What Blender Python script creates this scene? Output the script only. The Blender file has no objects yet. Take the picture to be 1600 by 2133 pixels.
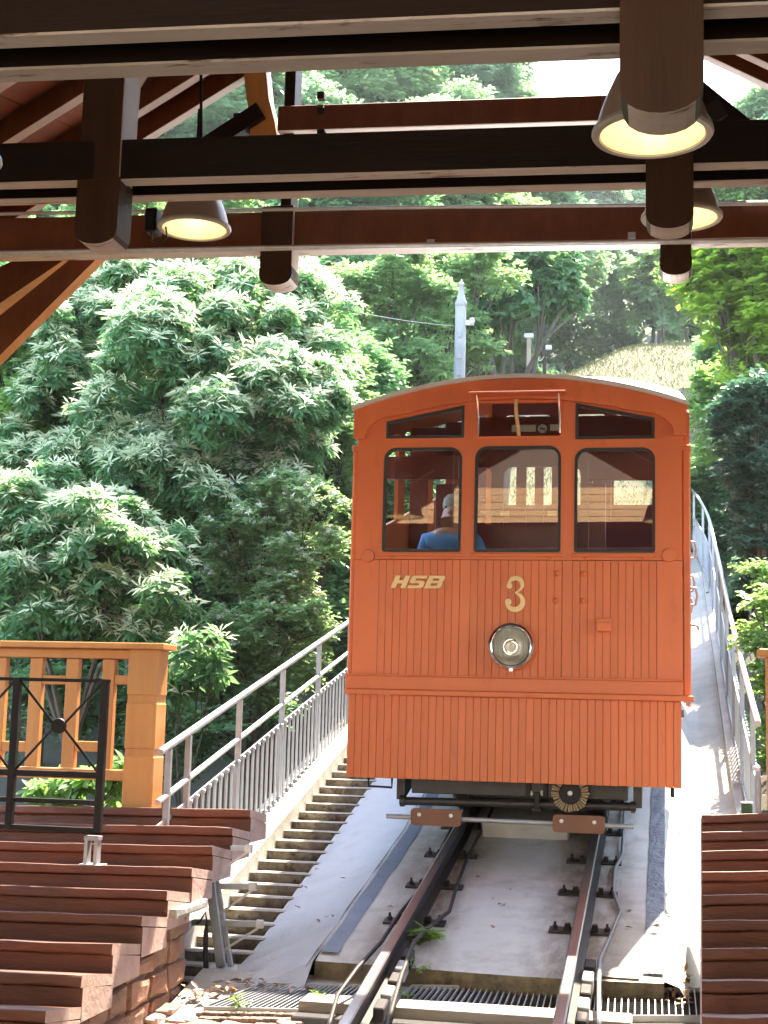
import bpy, bmesh, math, random
import numpy as np
from mathutils import Vector, Matrix, noise as mnoise

random.seed(7)
SC = bpy.context.scene
COL = SC.collection

# ------------------------------------------------------------------ camera
FPX, CX, CY = 3000.0, 800.0, 1066.5
YAW, PITCH, ROLL = math.radians(11.3), math.radians(8.1), 0.026
EYE = np.array([0.0, 0.0, 1.45])
_fw0 = np.array([-math.sin(YAW), math.cos(YAW), 0]); _r0 = np.array([math.cos(YAW), math.sin(YAW), 0]); _u0 = np.array([0, 0, 1.0])
FW = _fw0*math.cos(PITCH) + _u0*math.sin(PITCH)
_up = -_fw0*math.sin(PITCH) + _u0*math.cos(PITCH)
RT = _r0*math.cos(ROLL) + _up*math.sin(ROLL)
UP = _up*math.cos(ROLL) - _r0*math.sin(ROLL)
cam_data = bpy.data.cameras.new('camera')
cam_data.sensor_fit = 'VERTICAL'; cam_data.sensor_height = 24.0; cam_data.lens = 24.0*FPX/2133.0
cam_data.clip_start = 0.05; cam_data.clip_end = 600
cam = bpy.data.objects.new('camera', cam_data); COL.objects.link(cam)
cam.matrix_world = Matrix(((RT[0], UP[0], -FW[0], EYE[0]), (RT[1], UP[1], -FW[1], EYE[1]), (RT[2], UP[2], -FW[2], EYE[2]), (0, 0, 0, 1)))
SC.camera = cam

# ------------------------------------------------------------------ sky, sun, exposure
SUN_EL, SUN_AZ = math.radians(60), math.radians(13)
world = bpy.data.worlds.new('World'); SC.world = world; world.use_nodes = True
wn = world.node_tree; wn.nodes.clear()
sky = wn.nodes.new('ShaderNodeTexSky'); sky.sky_type = 'NISHITA'; sky.sun_disc = False
sky.sun_elevation = SUN_EL; sky.sun_rotation = SUN_AZ; sky.air_density = 1.0; sky.dust_density = 0.6; sky.ozone_density = 1.0
bg = wn.nodes.new('ShaderNodeBackground'); bg.inputs['Strength'].default_value = 0.15
wo = wn.nodes.new('ShaderNodeOutputWorld')
wn.links.new(sky.outputs[0], bg.inputs[0]); wn.links.new(bg.outputs[0], wo.inputs[0])
sd = bpy.data.lights.new('sun', 'SUN'); sd.energy = 2.0; sd.angle = math.radians(0.55); sd.color = (1.0, 0.95, 0.87)
sun = bpy.data.objects.new('sun', sd); COL.objects.link(sun)
_sdir = Vector((math.sin(SUN_AZ)*math.cos(SUN_EL), math.cos(SUN_AZ)*math.cos(SUN_EL), math.sin(SUN_EL)))
sun.rotation_euler = _sdir.to_track_quat('Z', 'Y').to_euler(); sun.location = (10, 20, 40)
vs = SC.view_settings
vs.view_transform = 'Standard'; vs.look = 'None'; vs.gamma = 1.0; vs.use_curve_mapping = False; vs.use_white_balance = True; vs.white_balance_temperature = 7700; vs.white_balance_tint = 12; vs.exposure = 3.95
SC.render.engine = 'CYCLES'
SC.cycles.max_bounces = 8; SC.cycles.diffuse_bounces = 4; SC.cycles.glossy_bounces = 3; SC.cycles.transmission_bounces = 4
SC.cycles.transparent_max_bounces = 10; SC.cycles.use_denoising = True; SC.cycles.caustics_reflective = False; SC.cycles.caustics_refractive = False
SC.cycles.sample_clamp_indirect = 6.0

# ------------------------------------------------------------------ helpers
def ray(px, py): return FW + RT*(px-CX)/FPX - UP*(py-CY)/FPX
def spot(px, py, Y):                       # point of the plane at depth Y that the photo shows at (px, py)
    d = ray(px, py); return EYE + d*(Y-EYE[1])/d[1]
def spotX(px, py, X):
    d = ray(px, py); return EYE + d*(X-EYE[0])/d[0]
def spotS(px, py, z0, g):                  # on the incline z = z0 + g*Y
    d = ray(px, py); return EYE + d*((z0-EYE[2])/(d[2]-g*d[1]))

ORG = {}
def org(o): return ORG.get(o.name, (0, 0, 0)) if o else (0, 0, 0)
def tag(o, label=None, cat=None, group=None, kind=None):
    if label: o['label'] = label
    if cat: o['category'] = cat
    if group: o['group'] = group
    if kind: o['kind'] = kind
    return o
def thing(name, label, cat, loc=(0, 0, 0), group=None):
    o = bpy.data.objects.new(name, None); COL.objects.link(o); o.empty_display_size = 0.1
    o.location = loc; ORG[o.name] = tuple(loc)
    return tag(o, label, cat, group)
def link(name, me, parent=None, loc=None, label=None, rot=None):
    """link mesh data (already relative to loc) as an object at world loc"""
    o = bpy.data.objects.new(name, me); COL.objects.link(o)
    p = org(parent); loc = loc if loc is not None else p
    o.location = (loc[0]-p[0], loc[1]-p[1], loc[2]-p[2])
    if rot: o.rotation_euler = rot
    if parent: o.parent = parent
    ORG[o.name] = tuple(loc)
    if label: o['label'] = label
    return o

class MB:
    def __init__(s): s.v = []; s.f = []; s.m = []; s.sm = []
    def add(s, v, f, m=0, smooth=False):
        b = len(s.v); s.v += [tuple(p) for p in v]
        for q in f: s.f.append([b+i for i in q]); s.m.append(m); s.sm.append(smooth)
        return s
    def box(s, x0, x1, y0, y1, z0, z1, m=0):
        return s.add([(x0,y0,z0),(x1,y0,z0),(x1,y1,z0),(x0,y1,z0),(x0,y0,z1),(x1,y0,z1),(x1,y1,z1),(x0,y1,z1)],
              [(0,3,2,1),(4,5,6,7),(0,1,5,4),(1,2,6,5),(2,3,7,6),(3,0,4,7)], m)
    def hexa(s, p, m=0):                   # 8 corners, bottom ring then top ring
        return s.add(p, [(0,3,2,1),(4,5,6,7),(0,1,5,4),(1,2,6,5),(2,3,7,6),(3,0,4,7)], m)
    def bar(s, a, b, w, h, up=(0,0,1), m=0):    # rectangular bar from a to b
        a = Vector(a); b = Vector(b); d = (b-a).normalized(); u = Vector(up)
        sd_ = d.cross(u).normalized(); u = sd_.cross(d).normalized()
        p = []
        for c in (a, b):
            for sx, sz in ((-1,-1),(1,-1),(1,1),(-1,1)): p.append(c+sd_*(sx*w/2)+u*(sz*h/2))
        return s.add(p, [(0,1,2,3),(4,7,6,5),(0,4,5,1),(1,5,6,2),(2,6,7,3),(3,7,4,0)], m)
    def tube(s, pts, r, n=8, m=0, caps=True):
        pts = [Vector(p) for p in pts]; rs = r if isinstance(r, (list, tuple)) else [r]*len(pts)
        v = []; f = []; prev = None
        for i, p in enumerate(pts):
            d = (pts[min(i+1, len(pts)-1)]-pts[max(i-1, 0)]).normalized()
            if prev is None:
                a = d.orthogonal().normalized()
            else:
                a = (prev - d*prev.dot(d)).normalized()
            prev = a; b = d.cross(a)
            for k in range(n):
                t = 2*math.pi*k/n; v.append(p+(a*math.cos(t)+b*math.sin(t))*rs[i])
        for i in range(len(pts)-1):
            for k in range(n): f.append((i*n+k, i*n+(k+1)%n, (i+1)*n+(k+1)%n, (i+1)*n+k))
        s.add(v, f, m, True)
        if caps:
            s.add(v[:n], [tuple(range(n-1, -1, -1))], m); s.add(v[-n:], [tuple(range(n))], m)
        return s
    def cyl(s, a, b, r, n=12, m=0): return s.tube([a, b], r, n, m)
    def lathe(s, prof, c, ax='Z', n=24, m=0):  # prof: list of (radius, height along axis)
        v = []; f = []
        for (r, h) in prof:
            for k in range(n):
                t = 2*math.pi*k/n; a, b = r*math.cos(t), r*math.sin(t)
                v.append((c[0]+a, c[1]+b, c[2]+h) if ax == 'Z' else ((c[0]+a, c[1]+h, c[2]+b) if ax == 'Y' else (c[0]+h, c[1]+a, c[2]+b)))
        for i in range(len(prof)-1):
            for k in range(n): f.append((i*n+k, i*n+(k+1)%n, (i+1)*n+(k+1)%n, (i+1)*n+k))
        return s.add(v, f, m, True)
    def extrude(s, outline, y0, y1, m=0, axis='Y', mside=None):  # outline in XZ (axis Y), or YZ (axis X), XY (axis Z)
        def P(u, w, t): return (u, t, w) if axis == 'Y' else ((t, u, w) if axis == 'X' else (u, w, t))
        n = len(outline); a = [P(u, w, y0) for u, w in outline]; b = [P(u, w, y1) for u, w in outline]
        s.add(a+b, [tuple(range(n)), tuple(range(2*n-1, n-1, -1))], m)
        s.add(a+b, [(i, n+i, n+(i+1)%n, (i+1)%n) for i in range(n)], m if mside is None else mside)
        return s
    def plate(s, outer, holes, y0, y1, m=0, axis='Y'):   # outline with holes, given thickness
        bm = bmesh.new(); loops = []
        for lp in [outer]+list(holes):
            vs_ = [bm.verts.new((u, w, 0)) for u, w in lp]; loops.append(vs_)
            for i in range(len(vs_)): bm.edges.new((vs_[i], vs_[(i+1)%len(vs_)]))
        bmesh.ops.triangle_fill(bm, use_beauty=True, use_dissolve=False, edges=bm.edges[:], normal=(0, 0, 1))
        bm.verts.index_update()
        uv = [(v.co.x, v.co.y) for v in bm.verts]; fs = [[v.index for v in fa.verts] for fa in bm.faces]
        def P(u, w, t): return (u, t, w) if axis == 'Y' else ((t, u, w) if axis == 'X' else (u, w, t))
        s.add([P(u, w, y0) for u, w in uv], fs, m); s.add([P(u, w, y1) for u, w in uv], [f[::-1] for f in fs], m)
        for vs_ in loops:
            ix = [v.index for v in vs_]; n = len(ix)
            s.add([P(*uv[i], y0) for i in ix]+[P(*uv[i], y1) for i in ix], [(i, n+i, n+(i+1)%n, (i+1)%n) for i in range(n)], m)
        bm.free(); return s
    def mesh(s, name, mats, o=(0, 0, 0), under=None, endx=None):
        me = bpy.data.meshes.new(name)
        me.from_pydata([(p[0]-o[0], p[1]-o[1], p[2]-o[2]) for p in s.v], [], s.f)
        for m in (mats if isinstance(mats, (list, tuple)) else [mats]): me.materials.append(m)
        me.polygons.foreach_set('material_index', s.m)
        me.polygons.foreach_set('use_smooth', s.sm)
        bm = bmesh.new(); bm.from_mesh(me)
        if not any(s.sm): bmesh.ops.recalc_face_normals(bm, faces=bm.faces[:])
        bm.to_mesh(me); bm.free()
        if under is not None:
            for p in me.polygons:
                if p.normal.z < -0.6: p.material_index = under
        if endx is not None:
            for p in me.polygons:
                if abs(p.normal.x) > 0.8: p.material_index = endx
        if any(s.sm): me.set_sharp_from_angle(angle=math.radians(38))
        me.update(); return me
    def build(s, name, mats, parent=None, label=None, bevel=0, under=None, endx=None, loc=None, seg=1):
        o = loc if loc is not None else org(parent)
        ob = link(name, s.mesh(name, mats, o, under, endx), parent, o, label)
        if bevel:
            b = ob.modifiers.new('edge', 'BEVEL'); b.width = bevel; b.segments = seg; b.limit_method = 'ANGLE'; b.angle_limit = math.radians(40)
        return ob

def arr_mesh(name, V, F, mats, mi=None, smooth=False):
    """V (n,3) array, F (m,k) array of equal-size faces"""
    me = bpy.data.meshes.new(name); V = np.asarray(V, np.float32); F = np.asarray(F, np.int32); m, k = F.shape
    me.vertices.add(len(V)); me.vertices.foreach_set('co', V.ravel())
    me.loops.add(m*k); me.loops.foreach_set('vertex_index', F.ravel())
    me.polygons.add(m); me.polygons.foreach_set('loop_start', np.arange(0, m*k, k, dtype=np.int32))
    for q in (mats if isinstance(mats, (list, tuple)) else [mats]): me.materials.append(q)
    if mi is not None: me.polygons.foreach_set('material_index', np.asarray(mi, np.int32))
    if smooth: me.polygons.foreach_set('use_smooth', np.ones(m, bool))
    me.update(calc_edges=True); return me

# ------------------------------------------------------------------ materials
def mat(name, col, col2=None, rough=0.6, scale=6.0, stretch=(1, 1, 1), bump=0.15, bscale=None, metal=0.0, spec=0.5, mix=(0.35, 0.7), coat=0.0,
        objvar=0.0, spots=None, spot_scale=3.0, spot_at=(0.55, 0.7), rvar=0.0, bdist=0.02):
    m = bpy.data.materials.new(name); m.use_nodes = True; nt = m.node_tree; N = nt.nodes; L = nt.links
    b = N['Principled BSDF']; tc = N.new('ShaderNodeTexCoord'); mp = N.new('ShaderNodeMapping'); mp.inputs['Scale'].default_value = stretch
    oi = N.new('ShaderNodeObjectInfo'); mul = N.new('ShaderNodeMath'); mul.operation = 'MULTIPLY'; mul.inputs[1].default_value = 37.0
    L.new(oi.outputs['Random'], mul.inputs[0]); L.new(tc.outputs['Object'], mp.inputs[0])
    def ns(sc, det=6.0, rg=0.6):
        n = N.new('ShaderNodeTexNoise'); n.noise_dimensions = '4D'; n.inputs['Scale'].default_value = sc; n.inputs['Detail'].default_value = det
        n.inputs['Roughness'].default_value = rg; L.new(mp.outputs[0], n.inputs['Vector']); L.new(mul.outputs[0], n.inputs['W']); return n
    n1 = ns(scale)
    c2 = col2 if col2 else tuple(c*0.72 for c in col)
    rp = N.new('ShaderNodeValToRGB'); rp.color_ramp.elements[0].position = mix[0]; rp.color_ramp.elements[1].position = mix[1]
    rp.color_ramp.elements[0].color = (*c2, 1); rp.color_ramp.elements[1].color = (*col, 1); L.new(n1.outputs[0], rp.inputs[0])
    out = rp.outputs[0]
    if spots:
        n3 = ns(spot_scale, 8.0, 0.7); r3 = N.new('ShaderNodeValToRGB'); r3.color_ramp.elements[0].position = spot_at[0]; r3.color_ramp.elements[1].position = spot_at[1]
        L.new(n3.outputs[0], r3.inputs[0]); mx = N.new('ShaderNodeMixRGB'); mx.inputs[2].default_value = (*spots, 1)
        L.new(r3.outputs[0], mx.inputs[0]); L.new(out, mx.inputs[1]); out = mx.outputs[0]
    if objvar:
        hs = N.new('ShaderNodeHueSaturation'); mr_ = N.new('ShaderNodeMapRange'); mr_.inputs[3].default_value = 1-objvar; mr_.inputs[4].default_value = 1+objvar
        L.new(oi.outputs['Random'], mr_.inputs[0]); L.new(mr_.outputs[0], hs.inputs['Value']); L.new(out, hs.inputs['Color']); out = hs.outputs[0]
    L.new(out, b.inputs['Base Color'])
    b.inputs['Roughness'].default_value = rough; b.inputs['Metallic'].default_value = metal; b.inputs['Specular IOR Level'].default_value = spec
    b.inputs['Coat Weight'].default_value = coat; b.inputs['Coat Roughness'].default_value = 0.15
    if rvar:
        mr = N.new('ShaderNodeMapRange'); mr.inputs[3].default_value = rough-rvar; mr.inputs[4].default_value = rough+rvar
        L.new(n1.outputs[0], mr.inputs[0]); L.new(mr.outputs[0], b.inputs['Roughness'])
    if bump:
        n2 = ns(bscale or scale*6, 8.0, 0.65); bp = N.new('ShaderNodeBump'); bp.inputs['Strength'].default_value = bump; bp.inputs['Distance'].default_value = bdist
        L.new(n2.outputs[0], bp.inputs['Height']); L.new(bp.outputs[0], b.inputs['Normal'])
    return m

def rust_slab():
    m = M['concrete']; nt = m.node_tree; N = nt.nodes; L = nt.links; b = N['Principled BSDF']
    src = b.inputs['Base Color'].links[0].from_socket
    tc = N.new('ShaderNodeTexCoord'); sx = N.new('ShaderNodeSeparateXYZ'); L.new(tc.outputs['Object'], sx.inputs[0])
    def mth(op, a, v):
        n = N.new('ShaderNodeMath'); n.operation = op; L.new(a, n.inputs[0]); n.inputs[1].default_value = v; return n.outputs[0]
    d = mth('ABSOLUTE', mth('ADD', mth('ABSOLUTE', mth('ADD', sx.outputs[0], 1.025), 0), -.505), 0)
    mr = N.new('ShaderNodeMapRange'); mr.inputs[1].default_value = .04; mr.inputs[2].default_value = .36; mr.inputs[3].default_value = 1; mr.inputs[4].default_value = 0; L.new(d, mr.inputs[0])
    mp = N.new('ShaderNodeMapping'); mp.inputs['Scale'].default_value = (1.6, .5, 1); L.new(tc.outputs['Object'], mp.inputs[0])
    nz = N.new('ShaderNodeTexNoise'); nz.inputs['Scale'].default_value = 4.5; nz.inputs['Detail'].default_value = 8; nz.inputs['Roughness'].default_value = .7; L.new(mp.outputs[0], nz.inputs['Vector'])
    r2_ = N.new('ShaderNodeMapRange'); r2_.inputs[1].default_value = .34; r2_.inputs[2].default_value = .62; L.new(nz.outputs[0], r2_.inputs[0])
    f = N.new('ShaderNodeMath'); f.operation = 'MULTIPLY'; L.new(mr.outputs[0], f.inputs[0]); L.new(r2_.outputs[0], f.inputs[1])
    mx = N.new('ShaderNodeMixRGB'); mx.inputs[2].default_value = (.15, .105, .075, 1); L.new(f.outputs[0], mx.inputs[0]); L.new(src, mx.inputs[1])
    L.new(mx.outputs[0], b.inputs['Base Color'])

def leafmat(name, ca, cb, trans, rough=0.42, spec=0.55, tw=0.45):
    m = bpy.data.materials.new(name); m.use_nodes = True; nt = m.node_tree; N = nt.nodes; L = nt.links
    b = N['Principled BSDF']; g = N.new('ShaderNodeNewGeometry'); rp = N.new('ShaderNodeValToRGB')
    rp.color_ramp.elements[0].color = (*ca, 1); rp.color_ramp.elements[1].color = (*cb, 1)
    L.new(g.outputs['Random Per Island'], rp.inputs[0]); L.new(rp.outputs[0], b.inputs['Base Color'])
    b.inputs['Roughness'].default_value = rough; b.inputs['Specular IOR Level'].default_value = spec
    tr = N.new('ShaderNodeBsdfTranslucent'); tr.inputs['Color'].default_value = (*trans, 1)
    mx = N.new('ShaderNodeMixShader'); mx.inputs[0].default_value = tw
    L.new(b.outputs[0], mx.inputs[1]); L.new(tr.outputs[0], mx.inputs[2]); L.new(mx.outputs[0], N['Material Output'].inputs[0])
    return m

def glassmat(name, tint=(0.92, 0.94, 0.94), refl=0.9):
    m = bpy.data.materials.new(name); m.use_nodes = True; nt = m.node_tree; N = nt.nodes; L = nt.links; N.remove(N['Principled BSDF'])
    t = N.new('ShaderNodeBsdfTransparent'); t.inputs[0].default_value = (*tint, 1)
    g = N.new('ShaderNodeBsdfGlossy'); g.inputs['Roughness'].default_value = 0.0; g.inputs[0].default_value = (refl, refl, refl, 1)
    f = N.new('ShaderNodeFresnel'); f.inputs[0].default_value = 1.75
    mx = N.new('ShaderNodeMixShader'); L.new(f.outputs[0], mx.inputs[0]); L.new(t.outputs[0], mx.inputs[1]); L.new(g.outputs[0], mx.inputs[2])
    L.new(mx.outputs[0], N['Material Output'].inputs[0]); return m

def emit(name, col, s):
    m = bpy.data.materials.new(name); m.use_nodes = True; N = m.node_tree.nodes; N.remove(N['Principled BSDF'])
    e = N.new('ShaderNodeEmission'); e.inputs[0].default_value = (*col, 1); e.inputs[1].default_value = s
    m.node_tree.links.new(e.outputs[0], N['Material Output'].inputs[0]); return m

M = {}
M['car'] = mat('orange_paint', (0.63, 0.152, 0.050), (0.56, 0.128, 0.040), objvar=0.055, spec=0.32, rough=0.36, scale=3, stretch=(1, 1, 0.35), bump=0.06, bscale=30, rvar=0.06, coat=0.0, spots=(0.38, 0.072, 0.022), spot_scale=7, spot_at=(0.56, 0.85))
M['cardark'] = mat('dark_red_paint', (0.17, 0.036, 0.024), (0.13, 0.026, 0.018), rough=0.32, bump=0.03)
M['joint'] = mat('board_joint', (0.16, 0.03, 0.012), rough=0.8, bump=0)
M['rubber'] = mat('black_rubber', (0.012, 0.012, 0.013), rough=0.55, bump=0.05)
M['roofgrey'] = mat('roof_sheet', (0.62, 0.63, 0.64), (0.5, 0.51, 0.53), rough=0.4, scale=2, bump=0.05)
M['white'] = mat('white_paint', (0.78, 0.78, 0.76), (0.68, 0.68, 0.66), rough=0.45, bump=0.05)
M['glass'] = glassmat('window_glass')
M['lensglass'] = glassmat('headlight_glass', (0.9, 0.92, 0.9), 1.0)
M['chrome'] = mat('chrome', (0.85, 0.85, 0.84), (0.8, 0.8, 0.8), rough=0.12, metal=1, bump=0.02)
M['silver'] = mat('silvered_reflector', (0.95, 0.94, 0.90), (0.9, 0.89, 0.85), rough=0.32, metal=0.7, bump=0.02)
M['brass'] = mat('brass_letters', (0.70, 0.52, 0.27), (0.55, 0.39, 0.18), rough=0.40, metal=0.25, bump=0.08)
M['black'] = mat('black_steel', (0.010, 0.009, 0.009), (0.014, 0.013, 0.013), spec=0.25, rough=0.5, bump=0.06)
M['bogie'] = mat('greasy_underframe', (0.012, 0.012, 0.014), (0.03, 0.028, 0.027), rough=0.45, scale=8, bump=0.2)
M['rail'] = mat('rail_steel', (0.040, 0.034, 0.033), (0.022, 0.019, 0.019), rough=0.6, metal=0.0, spec=0.3, scale=14, bump=0.15)
M['railtop'] = mat('polished_rail_head', (0.36, 0.35, 0.35), (0.28, 0.27, 0.27), rough=0.3, metal=0.9, scale=10, stretch=(1, .1, 1), bump=0.03)
M['galv'] = mat('galvanised_steel', (0.56, 0.58, 0.60), (0.44, 0.46, 0.48), rough=0.42, metal=0.55, scale=18, bump=0.05)
M['cablegrey'] = mat('grey_cable_sheath', (0.16, 0.165, 0.175), rough=0.5, bump=0.05)
M['galvflat'] = mat('galvanised_flat_bar', objvar=0.1, col=(0.42, 0.45, 0.48), col2=(0.33, 0.36, 0.39), rough=0.5, metal=0.45, scale=14, bump=0.06)
M['buffer'] = mat('brown_buffer_board', (0.20, 0.075, 0.035), (0.16, 0.058, 0.028), rough=0.5, scale=9, bump=0.1)
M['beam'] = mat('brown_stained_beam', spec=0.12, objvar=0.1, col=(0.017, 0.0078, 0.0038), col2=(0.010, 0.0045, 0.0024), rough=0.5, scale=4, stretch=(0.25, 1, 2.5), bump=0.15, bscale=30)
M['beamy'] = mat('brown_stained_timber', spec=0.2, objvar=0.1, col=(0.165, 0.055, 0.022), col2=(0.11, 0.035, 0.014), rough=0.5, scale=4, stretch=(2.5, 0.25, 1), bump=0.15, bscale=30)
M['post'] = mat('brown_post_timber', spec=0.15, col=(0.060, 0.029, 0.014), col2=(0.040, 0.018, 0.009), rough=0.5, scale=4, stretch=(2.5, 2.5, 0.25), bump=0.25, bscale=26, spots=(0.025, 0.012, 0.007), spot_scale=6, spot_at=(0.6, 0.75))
M['worn'] = mat('weathered_beam_underside', (0.56, 0.50, 0.46), (0.42, 0.36, 0.32), rough=0.62, scale=5, stretch=(0.3, 2, 1), bump=0.35, bscale=26, spots=(0.10, 0.045, 0.025), spot_scale=9, spot_at=(0.57, 0.64))  # flaked paint, made pale for the light reflected from below
M['honey'] = mat('honey_stained_wood', objvar=0.1, col=(0.58, 0.27, 0.078), col2=(0.48, 0.21, 0.058), rough=0.48, scale=5, stretch=(2, 2, 0.3), bump=0.12, bscale=30)
M['boards'] = mat('roof_boarding', objvar=0.1, col=(0.21, 0.062, 0.024), col2=(0.15, 0.044, 0.017), rough=0.6, scale=4, stretch=(3, 0.3, 1), bump=0.1)
M['pale'] = mat('pale_timber_underside', (0.50, 0.42, 0.36), (0.40, 0.32, 0.27), rough=0.6, scale=5, bump=0.15)  # paleness stands for light on rafter undersides and post sides
M['concrete'] = mat('track_concrete', (0.56, 0.54, 0.495), (0.44, 0.425, 0.39), rough=0.85, scale=1.6, bump=0.25, bscale=45, spots=(0.20, 0.172, 0.145), spot_scale=2.3, spot_at=(0.50, 0.80))
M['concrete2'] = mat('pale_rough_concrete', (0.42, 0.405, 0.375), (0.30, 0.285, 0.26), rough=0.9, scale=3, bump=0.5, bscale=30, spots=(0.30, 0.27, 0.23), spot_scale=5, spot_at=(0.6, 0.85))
M['bluecoat'] = mat('blue_grey_coating', (0.17, 0.205, 0.265), (0.12, 0.15, 0.20), rough=0.7, scale=5, bump=0.35, bscale=26, spots=(0.26, 0.28, 0.31), spot_scale=7, spot_at=(0.6, 0.85))
M['haunch'] = mat('bluish_side_concrete', (0.47, 0.49, 0.52), (0.37, 0.395, 0.43), rough=0.85, scale=3, bump=0.3, bscale=40, spots=(0.22, 0.215, 0.21), spot_scale=3, spot_at=(0.54, 0.85))  # blue of the shaded side mixed into the colour
M['bitumen'] = mat('bituminous_foil', (0.14, 0.165, 0.215), (0.085, 0.10, 0.14), rough=0.34, scale=9, stretch=(1, 0.6, 1), bump=1.0, bscale=9, rvar=0.12, bdist=0.06)
M['mossy'] = mat('mossy_concrete_face', (0.24, 0.20, 0.13), (0.10, 0.085, 0.055), rough=0.95, scale=12, bump=0.6, bscale=30, spots=(0.05, 0.045, 0.03), spot_scale=8, spot_at=(0.52, 0.66))
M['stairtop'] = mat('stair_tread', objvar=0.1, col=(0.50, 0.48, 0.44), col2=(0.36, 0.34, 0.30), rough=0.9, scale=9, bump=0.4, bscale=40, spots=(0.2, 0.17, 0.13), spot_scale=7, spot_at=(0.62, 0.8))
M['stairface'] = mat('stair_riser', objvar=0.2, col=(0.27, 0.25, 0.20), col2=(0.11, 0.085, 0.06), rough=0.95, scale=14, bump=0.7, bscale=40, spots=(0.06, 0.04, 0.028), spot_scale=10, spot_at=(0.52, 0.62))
M['sand'] = mat('red_sandstone', objvar=0.1, col=(0.185, 0.062, 0.030), col2=(0.095, 0.029, 0.015), rough=0.55, scale=5, stretch=(0.4, 1, 2), bump=0.4, bscale=30, spots=(0.075, 0.025, 0.018), spot_scale=5, spot_at=(0.60, 0.76))
M['sandend'] = mat('cut_sandstone_end', (0.58, 0.39, 0.33), (0.44, 0.28, 0.235), rough=0.85, scale=8, bump=0.5, bscale=30)  # step ends painted paler where they face the light
M['masonry'] = mat('sandstone_masonry', objvar=0.22, col=(0.46, 0.25, 0.165), col2=(0.30, 0.15, 0.095), rough=0.9, scale=5, bump=0.9, bscale=22, spots=(0.33, 0.24, 0.14), spot_scale=3, spot_at=(0.55, 0.72), bdist=0.05)
M['mortar'] = mat('lime_mortar', (0.30, 0.22, 0.15), (0.2, 0.14, 0.09), rough=0.95, scale=12, bump=0.6)
M['sleeper'] = mat('bleached_sleeper', (0.42, 0.39, 0.35), (0.28, 0.26, 0.23), rough=0.8, scale=5, stretch=(0.3, 3, 2), bump=0.4, bscale=30)
M['grate'] = mat('grating_steel', (0.40, 0.41, 0.42), (0.3, 0.31, 0.32), rough=0.5, metal=0.5, bump=0.05)
M['pit'] = mat('grating_shadow_tray', (0.055, 0.06, 0.065), rough=0.8, bump=0.1)
M['cobble'] = mat('cobble_stone', objvar=0.25, col=(0.22, 0.165, 0.135), col2=(0.13, 0.095, 0.078), rough=0.9, scale=9, bump=0.5)
M['soil'] = mat('forest_soil', (0.045, 0.04, 0.022), (0.025, 0.03, 0.014), rough=1.0, scale=1.2, bump=0.6, bscale=8)
M['straw'] = mat('dry_grass_ground', (0.13, 0.115, 0.065), (0.075, 0.09, 0.04), rough=1.0, scale=0.9, bump=0.8, bscale=12, spots=(0.13, 0.15, 0.06), spot_scale=0.7, spot_at=(0.5, 0.75))
M['bark'] = mat('bark', (0.10, 0.085, 0.065), (0.05, 0.042, 0.033), rough=0.95, scale=8, stretch=(2, 2, 0.4), bump=0.6)
M['shade'] = mat('lamp_shade_enamel', (0.36, 0.28, 0.22), (0.31, 0.24, 0.19), rough=0.4, bump=0.02, scale=3)
M['rim'] = mat('lamp_rim', (0.52, 0.50, 0.46), rough=0.4, bump=0.02)
M['cream'] = mat('cream_reflector', (0.80, 0.72, 0.52), (0.74, 0.65, 0.44), rough=0.35, scale=4, stretch=(3, 3, 0.5), bump=0.05)
M['bulb'] = emit('lamp_glow', (1.0, 0.84, 0.52), 0.3)
M['skin'] = mat('skin', (0.55, 0.30, 0.21), (0.5, 0.26, 0.18), rough=0.5, bump=0.02)
M['hair'] = mat('grey_hair', (0.45, 0.42, 0.38), (0.3, 0.28, 0.26), rough=0.7, bump=0.3, scale=30)
M['shirt'] = mat('blue_shirt', (0.13, 0.33, 0.62), (0.10, 0.27, 0.54), rough=0.85, bump=0.1, scale=12)
M['trousers'] = mat('dark_trousers', (0.03, 0.035, 0.05), rough=0.9, bump=0.1)
M['seatwood'] = mat('varnished_seat_wood', (0.40, 0.20, 0.08), (0.30, 0.14, 0.05), rough=0.4, scale=4, stretch=(0.3, 2, 2), bump=0.05)
M['green'] = mat('green_box_paint', (0.01, 0.10, 0.04), rough=0.5, bump=0.05)
M['sign'] = mat('sign_plate', (0.45, 0.44, 0.40), rough=0.5, bump=0.02)
M['bristle'] = mat('brush_bristle', (0.46, 0.36, 0.22), (0.33, 0.25, 0.15), rough=0.9, bump=0.2)
M['plaster'] = mat('tan_plaster', (0.74, 0.66, 0.55), (0.68, 0.60, 0.49), rough=0.9)
M['plasterdark'] = mat('brown_boarding', (0.16, 0.115, 0.085), (0.12, 0.085, 0.06), rough=0.8)
M['tan'] = mat('tan_timber_wall', (0.62, 0.38, 0.19), (0.54, 0.32, 0.15), rough=0.6, scale=3, stretch=(.3, 1, 2), bump=0.1)
M['deadleaf'] = leafmat('dead_leaf', (0.16, 0.07, 0.03), (0.36, 0.22, 0.12), (0.2, 0.1, 0.04), tw=0.2)
M['lf_chest'] = leafmat('chestnut_leaf', (0.042, 0.135, 0.060), (0.090, 0.215, 0.090), (0.17, 0.38, 0.13), rough=0.5, spec=0.3)
M['lf_catkin'] = leafmat('cream_catkin', (0.52, 0.60, 0.40), (0.78, 0.84, 0.62), (0.66, 0.76, 0.48), rough=0.9, spec=0.1, tw=0.45)
M['lf_maple'] = leafmat('maple_leaf', (0.07, 0.18, 0.06), (0.135, 0.265, 0.08), (0.3, 0.54, 0.13), rough=0.48, spec=0.35)
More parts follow.
